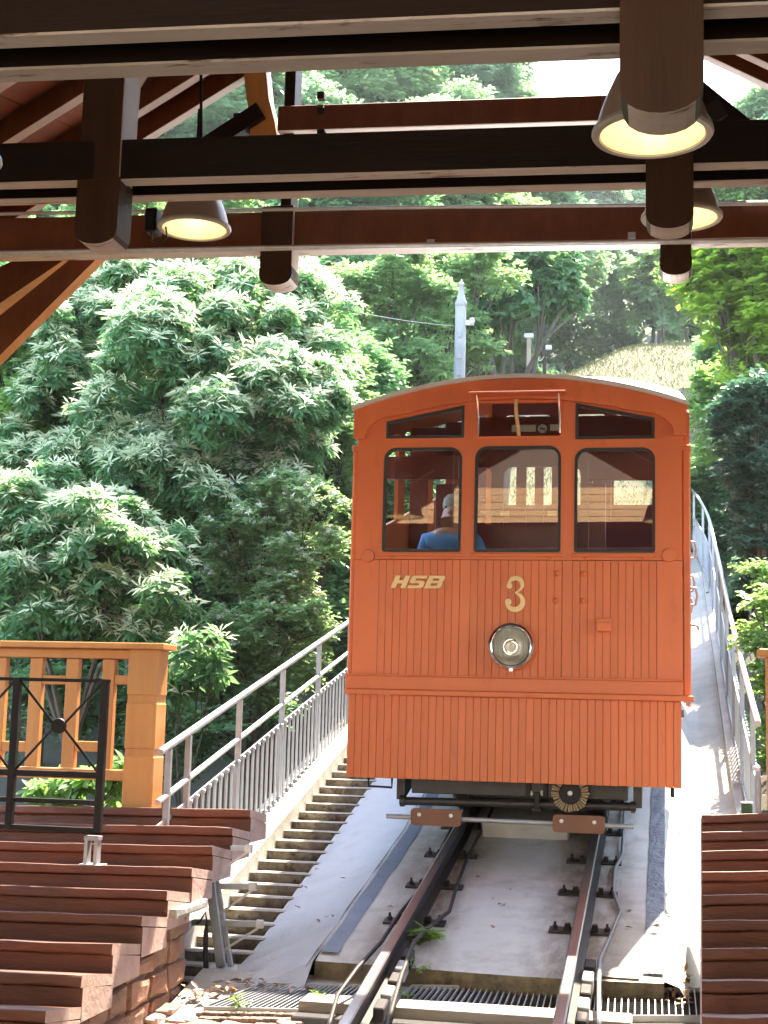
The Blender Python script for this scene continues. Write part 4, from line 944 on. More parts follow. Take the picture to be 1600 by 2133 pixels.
def hsb():
    x0, z0 = cx(814, 1225); x1, z1 = cx(932, 1200); W = x1-x0; H = z1-z0; sh = .42
    def T(u, v): return (x0+(u*W*.89)+(v*H*sh), z0+v*H)
    q = MB(); y0, y1 = CY0-.016, CY0-.0015
    def poly(pts, holes=()): q.plate([T(*p_) for p_ in pts], [[T(*p_) for p_ in h] for h in holes], y0, y1)
    poly([(0, 0), (.105, 0), (.105, .37), (.195, .37), (.195, 0), (.30, 0), (.30, 1), (.195, 1), (.195, .62), (.105, .62), (.105, 1), (0, 1)])
    a, b = .335, .64
    poly([(a, 0), (b-.04, 0), (b, .12), (b, .46), (b-.04, .59), (a+.10, .59), (a+.10, .78), (b, .78), (b-.01, 1), (a+.03, 1), (a, .88), (a, .52), (a+.04, .40), (b-.10, .40), (b-.10, .21), (a, .21)])
    a, b = .675, 1.0
    poly([(a, 0), (b-.04, 0), (b, .12), (b, .42), (b-.03, .51), (b, .60), (b, .88), (b-.04, 1), (a, 1)],
         [[(a+.10, .2), (a+.10, .41), (b-.10, .41), (b-.10, .2)], [(a+.10, .6), (a+.10, .8), (b-.10, .8), (b-.10, .6)]])
    q.build('letters', M['brass'], car, 'brass italic capital letters on the front boards', bevel=.0015)
hsb()
# body behind the front, sheared along the incline
INCL = .240; LEN = 8.0
def shz(Y): return INCL*(Y-CY0)
secs = []
for Y in (CY0-.085, CY0+.02, CY0+2, CY0+4, CY0+6, CY0+LEN):
    secs.append([(XO0-.012+(XO1-XO0+.024)*i/24, Y, arc_top(XO0+(XO1-XO0)*i/24, .012)+shz(max(Y, CY0))) for i in range(25)])
r_ = MB(); n = 25
for j in range(len(secs)-1):
    for i in range(n-1):
        a, b, c, d = secs[j][i], secs[j][i+1], secs[j+1][i+1], secs[j+1][i]
        r_.add([a, b, c, d], [(0, 1, 2, 3)]); r_.add([(q[0], q[1], q[2]-.03) for q in (a, b, c, d)], [(3, 2, 1, 0)])
for i in range(n-1):
    for sct, fl2 in ((secs[0], 0), (secs[-1], 1)):
        a, b = sct[i], sct[i+1]; r_.add([a, b, (b[0], b[1], b[2]-.03), (a[0], a[1], a[2]-.03)], [(0, 3, 2, 1) if fl2 == 0 else (0, 1, 2, 3)])
for j in range(len(secs)-1):
    for i in (0, n-1):
        a, b = secs[j][i], secs[j+1][i]; r_.add([a, b, (b[0], b[1], b[2]-.03), (a[0], a[1], a[2]-.03)], [(0, 1, 2, 3)])
r_.build('roof', M['roofgrey'], car)
# raised rear roof edge that shows above the front arch
for x in (XO0-.01, XO1-.012):
    MB().hexa([(x, CY0+.02, 3.66), (x+.022, CY0+.02, 3.66), (x+.022, CY0+LEN, 3.66+shz(CY0+LEN)), (x, CY0+LEN, 3.66+shz(CY0+LEN)), (x, CY0+.02, 3.70), (x+.022, CY0+.02, 3.70), (x+.022, CY0+LEN, 3.70+shz(CY0+LEN)), (x, CY0+LEN, 3.70+shz(CY0+LEN))]).build('cornice', M['car'], car)
for sx_ in (-2.262, .115):
    outl = [(CY0+.1, 1.58), (CY0+LEN, 1.58+shz(CY0+LEN)), (CY0+LEN, 3.66+shz(CY0+LEN)), (CY0+.1, 3.66)]
    holes = []
    for k in range(5):
        a = CY0+.35+k*1.5; b = a+1.2
        holes.append([(a, 2.72+shz(a)), (b, 2.72+shz(b)), (b, 3.45+shz(b)), (a, 3.45+shz(a))])
    MB().plate(outl, holes, sx_, sx_+.03, axis='X').build('side_wall', M['car'], car)
MB().plate([(XL, 1.6+shz(CY0+LEN)), (XR, 1.6+shz(CY0+LEN)), (XR, 3.68+shz(CY0+LEN)), (XL, 3.68+shz(CY0+LEN))], [rrect(x, x+.62, 2.25+shz(CY0+LEN), 3.42+shz(CY0+LEN), .08) for x in (-2.08, -1.38, -.68)], CY0+LEN-.04, CY0+LEN).build('rear_wall', M['cardark'], car)
# stepped interior: floors, partitions with openings, benches
for k in range(4):
    ya = CY0+.06+2*k; yb_ = ya+1.98; zf = 1.55+.47*k
    MB().box(-2.22, .10, ya, yb_, zf-.05, zf).build('floor', M['cardark'], car)
    if k:
        zb_ = zf+shz(0)*0
        MB().plate([(-2.22, zf-.5), (.09, zf-.5), (.09, zf+1.95), (-2.22, zf+1.95)], [rrect(-2.06, -1.50, zf+.70, zf+1.60, .07), rrect(-1.40, -.74, zf+.70, zf+1.60, .07), rrect(-.64, -.10, zf+.70, zf+1.60, .07)], ya-.02, ya+.015).build('partition', M['cardark'], car)
        MB().box(-2.1, 0, ya-.30, ya-.05, zf+.02, zf+.06).build('bench_seat', M['seatwood'], car, bevel=.006)
        for q in range(3): MB().box(-2.1, 0, ya-.06, ya-.035, zf+.12+q*.11, zf+.21+q*.11).build('bench_slat', M['seatwood'], car, bevel=.004)
for px0, px1, Y in ((908, 952, 11.5), (1226, 1262, 11.5)):
    a = spot(px0, 1000, Y)[0]; b = spot(px1, 1000, Y)[0]; MB().box(a, b, Y, Y+.05, 1.55, 3.35).build('cab_post', M['cardark'], car, bevel=.004)
for (x0_, y0_, x1_, y1_, Y) in ((800, 950, 956, 998, 11.52), (1225, 945, 1380, 1000, 11.52)): rect(MB(), x0_, y0_, x1_, y1_, Y, .03).build('cab_header', M['cardark'], car, bevel=.004)
for i in range(6):
    a = spot(1044+i*16, 1100, 11.6)[0]; b = spot(1057+i*16, 1100, 11.6)[0]
    MB().box(a, b, 11.6, 11.63, spot(1044, 1180, 11.6)[2], spot(1044, 1120, 11.6)[2]).build('cab_board', M['cardark'], car)
MB().tube([spot(1000, 1068, 11.55), spot(1165, 1070, 11.55)], .016, 8).build('grab_rail', M['seatwood'], car)
for x in (1052, 1150): MB().tube([spot(x-9, 1070, 11.54), spot(x+9, 1070, 11.54)], .022, 8).build('rail_fitting', M['brass'], car)
MB().box(*(lambda a, b: (a[0], b[0], 11.58, 11.62, b[2], a[2]))(spot(1030, 1097, 11.6), spot(1172, 1180, 11.6))).build('cab_panel', M['cardark'], car)
MB().box(-2.2, .06, 11.44, 11.48, 2.56, 2.66).build('cab_shelf', M['seatwood'], car)
# sign plates and no-smoking disc behind the open vent
YV = 10.9
for a, b, c, d in ((1066, 885, 1116, 899), (1146, 884, 1172, 897)): rect(MB(), a, b, c, d, YV, .006).build('sign_plate', M['sign'], car)
sx_, sz_ = spot(1130, 893, YV)[0], spot(1130, 893, YV)[2]
ns_ = MB().lathe([(0, 0), (.042, 0), (.042, .006)], (sx_, YV, sz_), 'Y', 24).build('sign_disc', M['sign'], car)
MB().lathe([(.036, -.002), (.036, -.004), (.043, -.004), (.043, -.002)], (sx_, YV, sz_), 'Y', 24).build('sign_ring', M['rubber'], ns_)
MB().bar((sx_-.027, YV-.004, sz_+.027), (sx_+.027, YV-.004, sz_-.027), .003, .008, up=(0, 1, 0)).build('sign_bar', M['rubber'], ns_)
MB().box(sx_-.022, sx_+.022, YV-.003, YV-.001, sz_-.005, sz_+.003).build('sign_cigarette', M['rubber'], ns_)
# handles along the right side
for k, (zz, Yh) in enumerate(((2.78, 10.7), (2.62, 11.6), (2.52, 12.5), (2.42, 10.45))):
    z0_ = zz
    MB().tube([(.142, Yh, z0_), (.185, Yh+.01, z0_-.005), (.20, Yh+.02, z0_-.06), (.185, Yh+.03, z0_-.12), (.142, Yh+.03, z0_-.125)], .010, 8).build('side_handle', M['galvflat'], car)
MB().tube([(.142, 10.5, 2.16), (.20, 10.5, 2.15), (.205, 10.55, 2.13)], .01, 8).build('side_catch', M['galvflat'], car)
# underframe
def ux(px, py, Y=CY0+.25): p = spot(px, py, Y); return p[0], p[2]
a = ux(858, 1610); b = ux(1308, 1668)
MB().box(a[0], b[0], CY0+.25, CY0+.33, b[1], 1.25).build('headstock', M['bogie'], car, bevel=.006)
for sx_ in (-1.95, -.25): 
    MB().hexa([(sx_, CY0+.3, .86), (sx_+.06, CY0+.3, .86), (sx_+.06, CY0+LEN, .86+shz(CY0+LEN)), (sx_, CY0+LEN, .86+shz(CY0+LEN)), (sx_, CY0+.3, 1.2), (sx_+.06, CY0+.3, 1.2), (sx_+.06, CY0+LEN, 1.2+shz(CY0+LEN)), (sx_, CY0+LEN, 1.2+shz(CY0+LEN))]).build('side_sill', M['bogie'], car)
MB().hexa([(-2.2, CY0+.06, 1.03), (.06, CY0+.06, 1.03), (.06, CY0+LEN, 1.03+shz(CY0+LEN)), (-2.2, CY0+LEN, 1.03+shz(CY0+LEN)), (-2.2, CY0+.06, 1.08), (.06, CY0+.06, 1.08), (.06, CY0+LEN, 1.08+shz(CY0+LEN)), (-2.2, CY0+LEN, 1.08+shz(CY0+LEN))]).build('floor_pan', M['bogie'], car)
MB().tube([spot(833, 1668, CY0+.2), spot(1325, 1681, CY0+.2)], .030, 12).build('brake_shaft', M['bogie'], car)
for px in (838, 1318): MB().tube([spot(px-4, 1668+(px-838)*.027, CY0+.2), spot(px+5, 1668+(px-838)*.027, CY0+.2)], .042, 12).build('shaft_collar', M['bogie'], car)
MB().tube([spot(805, 1700, CY0), spot(1320, 1722, CY0)], .017, 12).build('buffer_bar', M['galvflat'], car)
for (x0_, y0_, x1_, y1_) in ((857, 1683, 961, 1722), (1152, 1696, 1260, 1737)):
    l, t_ = spot(x0_, y0_, CY0-.03)[[0, 2]]; r, bb_ = spot(x1_, y1_, CY0-.03)[[0, 2]]
    o = MB().extrude(rrect(l, r, bb_, t_, .024, .024), CY0-.055, CY0-.022).build('buffer_board', M['buffer'], car, bevel=.004)
    for u in (.17, .80): MB().lathe([(0, -.008), (.010, -.007), (.014, -.002), (.014, 0)], (l+(r-l)*u, CY0-.055, t_-(t_-bb_)*.36), 'Y', 12).build('bolt', M['white'], o)
for x in (1105, 1130): MB().lathe([(0, -.012), (.016, -.01), (.02, 0)], (spot(x, 1652, CY0+.24)[0], CY0+.24, spot(x, 1652, CY0+.24)[2]), 'Y', 10).build('bolt_head', M['white'], car)
for x in (1100, 1136): rect(MB(), x-5, 1630, x+5, 1662, CY0+.22, .03).build('hanger_lug', M['black'], car, bevel=.003)
rect(MB(), 1113, 1650, 1123, 1684, CY0+.15, .05).build('coupling_link', M['black'], car, bevel=.004)
rect(MB(), 1106, 1684, 1127, 1690, CY0+.14, .06).build('coupling_pin', M['black'], car, bevel=.002)
# rotary brush
bc = spot(1188, 1652, CY0+.12)
bh = MB().lathe([(0, -.03), (.02, -.03), (.024, -.02), (.07, -.018), (.078, -.01), (.078, .03), (0, .03)], bc, 'Y', 24).build('rail_brush', M['black'], car)
MB().lathe([(0, -.038), (.014, -.036), (.018, -.03)], bc, 'Y', 10).build('axle_nut', M['white'], bh)
for k in range(34):
    a = 2*math.pi*k/34+random.uniform(-.03, .03); r0_, r1_ = .072, .128+random.uniform(-.006, .006)
    d = Vector((math.cos(a), 0, math.sin(a))); c = Vector(bc)
    MB().tube([c+d*r0_, c+d*r1_+Vector((0, random.uniform(-.01, .01), 0))], [.006, .0095], 5).build('bristle_tuft', M['bristle'], bh)
# wheels, axle boxes and the pale box between the rails
for sx_ in (-1.53, -.52):
    for Yw in (11.2, 16.6):
        zc = rail_z(Yw)+.136+.27
        w = MB().lathe([(0, -.06), (.06, -.06), (.08, -.03), (.2, -.02), (.215, -.05), (.27, -.05), (.27, .035), (.295, .045), (.295, .06), (0, .06)], (sx_, Yw, zc), 'X', 32).build('wheel', M['bogie'], car)
MB().cyl((-1.7, 11.2, rail_z(11.2)+.4), (-.3, 11.2, rail_z(11.2)+.4), .06).build('axle', M['bogie'], car)
MB().box(-1.62, -.44, 11.05, 11.9, .86, 1.3).build('gear_case', M['bogie'], car, bevel=.01)
rect(MB(), 1003, 1715, 1185, 1756, 11.0, .3).build('slack_box', M['sign'], car, 'pale box slung between the wheels', bevel=.01)
for x in (-2.11, .015): MB().tube([(x, CY0+.05, 1.02), (x, CY0+.05, .96), (x+.16*(1 if x < -1 else 0)+.01, CY0+.05, .955), (x+.16*(1 if x < -1 else 0)+.01, CY0+.05, 1.02)], .009, 8).build('step_loop', M['black'], car)

# ------------------------------------------------------------------ driver
dv = thing('person', 'driver in a light blue shirt sitting behind the left front window', 'person', (-1.62, 11.0, 1.62))
def skin_mesh(name, pts, edges, radii, m, parent, sub=2):
    me = bpy.data.meshes.new(name); o = org(parent)
    me.from_pydata([(a-o[0], b-o[1], c-o[2]) for a, b, c in pts], edges, []); me.materials.append(m)
    ob_ = link(name, me, parent, o)
    md = ob_.modifiers.new('skin', 'SKIN'); md.use_smooth_shade = True
    for i, r in enumerate(radii): me.skin_vertices[0].data[i].radius = (r, r) if not isinstance(r, tuple) else r
    me.skin_vertices[0].data[0].use_root = True
    s_ = ob_.modifiers.new('sub', 'SUBSURF'); s_.levels = sub; s_.render_levels = sub
    return ob_
hdp = Vector(spot(944, 1066, 11.0)); hx0, hy0, hz0 = hdp
sh = hz0-.205
B = [(hx0-.03, 11.08, sh-.52), (hx0-.03, 11.06, sh-.30), (hx0-.03, 11.04, sh-.10), (hx0-.02, 11.02, sh+.03), (hx0-.01, 11.01, sh+.075), (hx0, 11.0, hz0-.045), (hx0, 11.0, hz0+.05),
     (hx0-.19, 11.03, sh-.02), (hx0-.26, 10.98, sh-.28), (hx0-.18, 10.74, sh-.40), (hx0+.17, 11.03, sh-.02), (hx0+.25, 10.98, sh-.28), (hx0+.16, 10.74, sh-.40),
     (hx0-.12, 10.75, sh-.58), (hx0-.12, 10.70, sh-.98), (hx0+.08, 10.75, sh-.58), (hx0+.08, 10.70, sh-.98)]
skin_mesh('body', B, [(0, 1), (1, 2), (2, 3), (3, 4), (4, 5), (5, 6), (3, 7), (7, 8), (8, 9), (3, 10), (10, 11), (11, 12), (0, 13), (13, 14), (0, 15), (15, 16)],
          [.15, .14, (.19, .12), (.10, .08), .052, (.080, .095), (.085, .10), .07, .055, .038, .07, .055, .038, .08, .055, .08, .055], M['skin'], dv)
skin_mesh('shirt', [B[i] for i in (0, 1, 2, 3, 7, 8, 10, 11)], [(0, 1), (1, 2), (2, 3), (3, 4), (4, 5), (3, 6), (6, 7)], [.165, .16, (.205, .135), (.115, .095), .085, .072, .085, .072], M['shirt'], dv)
skin_mesh('trousers', [B[0], B[13], B[14], B[15], B[16]], [(0, 1), (1, 2), (0, 3), (3, 4)], [.16, .09, .065, .09, .065], M['trousers'], dv)
MB().lathe([(0, .115), (.05, .105), (.082, .07), (.090, .03), (.088, -.01)], (hx0, 11.04, hz0+.035), 'Z', 20).build('hair', M['hair'], dv)
MB().lathe([(0, .02), (.012, .012), (.016, 0), (.02, -.02), (0, -.026)], (hx0-.01, 10.9, hz0-.01), 'Z', 8).build('nose', M['skin'], dv)
for s_ in (-1, 1):
    MB().lathe([(0, .012), (.011, 0), (0, -.012)], (hx0-.01+s_*.033, 10.908, hz0+.025), 'Z', 8).build('eye', M['rubber'], dv)
    for fi in range(5):
        p0 = Vector(B[9 if s_ < 0 else 12]); d = Vector((-.02+.012*fi, -.07 if fi < 4 else -.03, -.02)); d.x = (-.024+.012*fi) if fi < 4 else .04*(-s_)
        MB().tube([p0+Vector((d.x*.6, -.03, 0)), p0+d+Vector((0, -.02, 0)), p0+d*1.3+Vector((0, -.02, -.025))], [.010, .009, .007], 6).build('finger', M['skin'], dv)

# ------------------------------------------------------------------ masts, wires, posts on the bank
M['mastgrey'] = mat('grey_mast_paint', (0.22, 0.235, 0.24), (0.15, 0.16, 0.165), rough=0.6, scale=5, bump=0.1)
ms = thing('utility_mast', 'pale grey utility mast with pointed finial rising behind the car roof', 'mast', tuple(spot(959, 960, 20)))
YMx = 20
mz = lambda y: spot(959, y, YMx)[2]; mx_ = spot(959, 700, YMx)[0]
MB().box(mx_-.074, mx_+.074, YMx-.074, YMx+.074, zt(20)-.8, mz(636)).build('shaft', M['mastgrey'], ms, bevel=.03)
MB().lathe([(.080, mz(640)), (.092, mz(637)), (.092, mz(632)), (.060, mz(622)), (.042, mz(608)), (.034, mz(597)), (.048, mz(594)), (.048, mz(591)), (.022, mz(588)), (.012, mz(583)), (0, mz(582))], (mx_, YMx, 0), 'Z', 12).build('finial', M['mastgrey'], ms)
MB().box(mx_+.074, mx_+.19, YMx-.03, YMx+.03, mz(678), mz(668)).build('insulator_arm', M['galvflat'], ms)
MB().lathe([(0, .045), (.04, .04), (.045, 0), (.03, -.045), (0, -.05)], (mx_+.17, YMx-.02, mz(670)), 'Z', 10).build('insulator', M['galvflat'], ms)
for yy in (700, 745, 780): MB().box(mx_-.03, mx_+.03, YMx-.09, YMx-.075, mz(yy+5), mz(yy-5)).build('mast_plate', M['mastgrey'], ms)
def thin_post(name, lab, x, y0, y1, Y, w, m, cap=True):
    t = thing(name, lab, 'post', tuple(spot(x, y1, Y)))
    p = spot(x, y0, Y); MB().box(p[0]-w, p[0]+w, Y-w, Y+w, ground_z(p[0], Y)-.5 if y1 > 760 else spot(x, y1+12, Y)[2], p[2]).build('shaft', M[m], t, bevel=w*.2)
    if cap: MB().box(p[0]-w*2.2, p[0]+w*2.2, Y-w*1.5, Y+w*1.5, p[2]-.1, p[2]+.02).build('head', M['white'] if m == 'pale' else M[m], t)
    return t
thin_post('signal_post', 'pale wooden signal post with white head left of the bank', 1102, 697, 800, 38, .055, 'pale')
tp = thin_post('lamp_mast', 'thin dark mast with small white lamp beside the bank', 1135, 678, 800, 40, .05, 'rail')
p = spot(1143, 725, 39.9); MB().box(p[0]-.09, p[0]+.09, 39.8, 39.9, p[2]-.07, p[2]+.07).build('lamp_head', M['white'], tp, bevel=.02)
for i, (x, y0_, y1_, lab) in enumerate(((1275, 722, 738, 'lowest small fence post at the left end of the bank crest'), (1334, 697, 722, 'weathered fence post standing midway on the bank crest'), (1372, 688, 716, 'slim fence post of the close pair on the bank crest'), (1381, 676, 716, 'taller fence post of the close pair on the bank crest'), (1430, 684, 722, 'stout fence post at the right end of the bank crest'))):
    t = thing('fence_post', lab, 'post', tuple(spot(x, y1_, 45)), 'old fence posts along the bank crest')
    p0, p1 = spot(x, y1_+14, 45), spot(x+1, y0_, 45)
    MB().tube([p0, p1], .055, 7).build('post_shaft', M['bark'], t)
    MB().tube([p1, p1+np.array([0, 0, .04])], [.06, .03], 7).build('post_top', M['bark'], t)
def wire(lab, pts, r=.008): return tag(MB().tube(pts, r, 5).build('overhead_wire', M['galv']), lab, 'wire')
def sag(a, b, s, n=10): a = np.array(a); b = np.array(b); return [a+(b-a)*i/n-np.array([0, 0, s*4*(i/n)*(1-i/n)]) for i in range(n+1)]
wire('thin overhead wire slanting down through the trees to the pale mast', sag(spot(340, 535, 13), spot(946, 679, 20), .12), .0035)
wire('thin wire looping between the signal post and the dark mast', sag(spot(1105, 702, 38), spot(1133, 742, 40), .35), .02)
lf = thing('lattice_fence', 'small dark lattice fence panel above the right railing', 'fence', tuple(spot(1465, 1000, 30)))
for i in range(7):
    for s_ in (-1, 1):
        xa_ = 1440+i*9; MB().bar(spot(xa_, 998, 30+.02*s_), spot(xa_+s_*13, 952, 30+.02*s_), .02, .035, up=(0, 1, 0)).build('lath', M['bark'], lf)
MB().bar(spot(1430, 952, 29.95), spot(1500, 950, 29.95), .03, .05).build('lattice_rail', M['bark'], lf)

# ------------------------------------------------------------------ vegetation
def crown_points(lobes, per_m2, sub=10, shell=.5, up_bias=.25, subr=(.30, .48)):
    """leaf-bearing tips on many small sub-lobes spread over big lobes; returns tip positions and outward directions"""
    P = []; Dd = []
    for c, r in lobes:
        c = np.array(c); r = np.array(r if hasattr(r, '__len__') else (r, r, r))
        k = sub; cs = unit(k); cs[:, 2] = cs[:, 2]*.85+up_bias*.5
        for q in cs:
            sc = c+q*r*rng.uniform(.45, .80); sr = r*rng.uniform(*subr)
            n = int(per_m2*4*math.pi*np.mean(sr)**2*.75)
            if n < 3: n = 3
            d = unit(n); d[:, 2] = d[:, 2]*.8+up_bias; d += q*.5; d /= np.linalg.norm(d, axis=1, keepdims=True)
            P.append(sc+d*sr*rng.uniform(1-shell, 1.0, (n, 1))); Dd.append(d)
    return np.concatenate(P), np.concatenate(Dd)
def rosettes(P, Dd, nleaf, size, wr=.30, tpl=TPL6, lift=.25, droop=.45):
    n = len(P); O = []; D = []; Nn = []
    ax = Dd*.55+np.array([0, 0, .6])+unit(n)*.45; ax /= np.linalg.norm(ax, axis=1, keepdims=True)
    t1 = np.cross(ax, unit(n)); t1 /= np.linalg.norm(t1, axis=1, keepdims=True)+1e-9; t2 = np.cross(ax, t1)
    for k in range(nleaf):
        a = 2*math.pi*k/nleaf+rng.uniform(-.25, .25, n)
        rad = t1*np.cos(a)[:, None]+t2*np.sin(a)[:, None]
        d = rad+ax*rng.uniform(lift-.25, lift+.25, n)[:, None]; d[:, 2] -= droop*rng.uniform(.2, 1, n)
        O.append(P+rad*size*.06+ax*rng.uniform(-.15, .1, n)[:, None]*size); D.append(d); Nn.append(ax+unit(n)*.35)
    O = np.concatenate(O); D = np.concatenate(D); Nn = np.concatenate(Nn); Ln = size*rng.uniform(.65, 1.15, len(O))
    return leaves(O, D, Nn, Ln, Ln*wr*rng.uniform(.85, 1.15, len(O)), tpl)
def sprays(P, Dd, nleaf, size, wr=.62, tpl=TPL4, length=3.0):
    n = len(P); O = []; D = []; Nn = []
    tw_ = Dd*.8+unit(n)*.6; tw_[:, 2] *= .55; tw_ /= np.linalg.norm(tw_, axis=1, keepdims=True)
    upv = np.array([0, 0, 1.])+unit(n)*.35
    sd_ = np.cross(tw_, upv); sd_ /= np.linalg.norm(sd_, axis=1, keepdims=True)+1e-9
    for k in range(nleaf):
        u = (k+.5)/nleaf; s_ = 1 if k % 2 else -1
        d = sd_*s_*rng.uniform(.6, 1.1, n)[:, None]+tw_*rng.uniform(.3, .9, n)[:, None]+unit(n)*.25; d[:, 2] -= .18
        O.append(P+tw_*(u-.5)*size*length+unit(n)*size*.12); D.append(d); Nn.append(upv+unit(n)*.45)
    O = np.concatenate(O); D = np.concatenate(D); Nn = np.concatenate(Nn); Ln = size*rng.uniform(.6, 1.2, len(O))
    return leaves(O, D, Nn, Ln, Ln*wr*rng.uniform(.8, 1.2, len(O)), tpl)
def limbs(base, lobes, r0):
    q = MB(); base = Vector(base); cs = [Vector(c) for c, r in lobes]; top = sum(cs, Vector())/len(cs)
    fork = base.lerp(Vector((top.x, top.y, min(top.z, base.z+(top.z-base.z)*.6))), .7)
    q.tube([base, base.lerp(fork, .5)+Vector((random.uniform(-.1, .1), 0, 0)), fork], [r0, r0*.8, r0*.6], 8)
    for li, (c, (cc, r)) in enumerate(zip(cs, lobes)):
        if li > 5: continue
        mid = fork.lerp(c, .5)+Vector((random.uniform(-.2, .2), random.uniform(-.2, .2), .1)); q.tube([fork, mid, c], [r0*.5, r0*.3, r0*.12], 6)
        rm = float(np.mean(r))
        for _ in range(5):
            e = c+Vector(unit(1)[0])*rm*.75; q.tube([mid.lerp(c, random.random()), e], [r0*.16, r0*.05], 5)
    return q
def pxl(L, Y): # lobes given as (px, py, rpx[, dY]) -> world
    out = []
    for l in L:
        dY = l[3] if len(l) > 3 else 0; c = spot(l[0], l[1], Y+dY); r = l[2]/FPX*(Y+dY); out.append((tuple(c), (r, r*1.0, r*.92)))
    return out
def plant(name, lab, cat, Y, L, kind, per, size, nleaf, m, group=None, base=None, r0=.12, sub=10, extra=None, trunk=True, shell=.5, wr=None):
    lob = pxl(L, Y); c0 = lob[0][0]
    if base is None: bx_, by_ = c0[0], c0[1]
    else: bx_, by_ = spot(base, 1000, Y)[0], Y
    bz = ground_z(bx_, by_)-.1
    t = thing(name, lab, cat, (bx_, by_, bz), group)
    P, Dd = crown_points(lob, per, sub, shell)
    o = np.array((bx_, by_, bz))
    if kind == 'ros': V, F = rosettes(P, Dd, nleaf, size, wr or .30)
    else: V, F = sprays(P, Dd, nleaf, size, wr or .62)
    link('crown', arr_mesh('crown', V-o, F, M[m]), t)
    if extra:
        fr, es, en, em, ew = extra; sel = rng.random(len(P)) < fr
        top = Dd[:, 2] > -.15; sel &= top
        Pq = P[sel]+Dd[sel]*size*.35+np.array([0, 0, size*.2])
        V, F = rosettes(Pq, Dd[sel], en, es, ew, TPL4, lift=.45, droop=.35)
        link('blossoms', arr_mesh('blossoms', V-o, F, M[em]), t)
    if trunk: limbs((bx_, by_, bz), lob, r0).build('trunk', M['bark'], t)
    return t, lob
G1 = 'trees on the slope left of the stairs'
plant('chestnut_tree', 'sweet chestnut with cream catkin stars facing the stairs, beside the car', 'tree', 15.0,
      [(330, 720, 190), (560, 640, 150, 1), (470, 850, 180), (250, 900, 170), (620, 780, 130, .8), (380, 1010, 150), (180, 730, 150, .6), (120, 640, 120, 1), (560, 980, 120, .5), (420, 600, 120, 1.2), (640, 700, 110, 1), (300, 590, 110, 1.4), (80, 740, 110, 1), (120, 860, 110, .5), (620, 900, 110, .6), (250, 640, 110, 1.2), (520, 720, 130, .3), (300, 1010, 110, -.2), (170, 990, 110, .2), (480, 1040, 100, -.2), (660, 830, 90, .3), (60, 960, 110, .4), (600, 860, 90, -.1)],
      'ros', 60, .115, 8, 'lf_chest', G1, 420, .06, 12, (.55, .145, 9, 'lf_catkin', .12))
plant('chestnut_tree', 'young chestnut with pale leaf stars low behind the wooden balustrade', 'tree', 13.0,
      [(110, 1130, 150), (230, 1180, 130), (60, 1260, 130), (200, 1290, 110), (20, 1100, 120), (330, 1260, 80), (330, 1160, 80, .5), (90, 1040, 90, .6), (240, 1090, 80, .4), (300, 1340, 60)], 'ros', 60, .12, 8, 'lf_chest', G1, 120, .08, 12, (.5, .14, 8, 'lf_catkin', .12))
plant('maple_tree', 'bright green maple at the left edge under the knee brace', 'tree', 16.0,
      [(90, 850, 170), (160, 960, 150), (60, 1000, 150), (200, 1040, 110), (20, 780, 150)], 'spr', 75, .09, 9, 'lf_maple', G1, 112, .07, 10, wr=.85)
plant('dark_tree', 'dark leafy tree in shade behind the cream flowered chestnut', 'tree', 18.5,
      [(300, 1050, 260), (520, 1120, 230), (100, 1200, 260), (650, 950, 200), (420, 1250, 220), (250, 800, 260), (560, 800, 240), (60, 700, 240), (200, 1350, 240), (600, 1300, 200), (50, 1450, 200), (350, 1450, 200), (680, 800, 180), (400, 900, 240)], 'spr', 38, .105, 9, 'lf_dark', G1, 500, .2, 12)
plant('privet_shrub', 'pale flowering shrub arching over the stair railing near the car', 'shrub', 14.6,
      [(560, 1080, 95), (640, 1160, 85), (500, 1180, 80), (590, 1230, 90), (660, 1060, 70), (470, 1090, 55), (600, 1000, 50)], 'spr', 95, .06, 10, 'lf_privet', G1, 590, .05, 12, (.5, .05, 7, 'lf_flower', .4))
plant('privet_shrub', 'rounded bright shrub just above the stair handrail', 'shrub', 14.2,
      [(480, 1330, 85), (570, 1340, 85), (640, 1300, 70), (450, 1430, 75), (540, 1420, 75), (400, 1480, 70), (620, 1400, 60)], 'spr', 95, .065, 10, 'lf_privet', G1, 520, .05, 12, (.3, .05, 7, 'lf_flower', .4))
plant('big_leaf_sapling', 'large leaved sapling beside the balustrade end post', 'sapling', 12.4,
      [(385, 1400, 55), (420, 1360, 50), (350, 1450, 45), (440, 1400, 35)], 'ros', 50, .17, 7, 'lf_chest', G1, 385, .03, 7, (.4, .15, 6, 'lf_catkin', .13))
plant('big_leaf_sapling', 'large leaved green sapling seen low through the balustrade', 'sapling', 11.2,
      [(210, 1640, 50), (150, 1650, 45), (110, 1655, 45), (250, 1620, 40)], 'ros', 45, .16, 7, 'lf_maple', G1, 200, .03, 7, wr=.34)
plant('undergrowth_shrub', 'dark shrub filling the shade below the stair handrail', 'shrub', 13.6,
      [(360, 1560, 90), (460, 1500, 80), (60, 1480, 120), (180, 1450, 110), (280, 1500, 100), (560, 1470, 70, .8)], 'spr', 45, .09, 9, 'lf_dark', G1, 330, .04, 10)
plant('beech_tree', 'light green tree with round leaves directly left of the pale mast', 'tree', 22.0,
      [(740, 640, 110), (850, 720, 110), (700, 760, 120), (820, 600, 100), (900, 640, 70), (650, 690, 90), (760, 820, 100), (680, 900, 100), (900, 760, 80)], 'spr', 70, .085, 10, 'lf_beech', 'trees behind the car', 780, .18, 12, wr=.7)
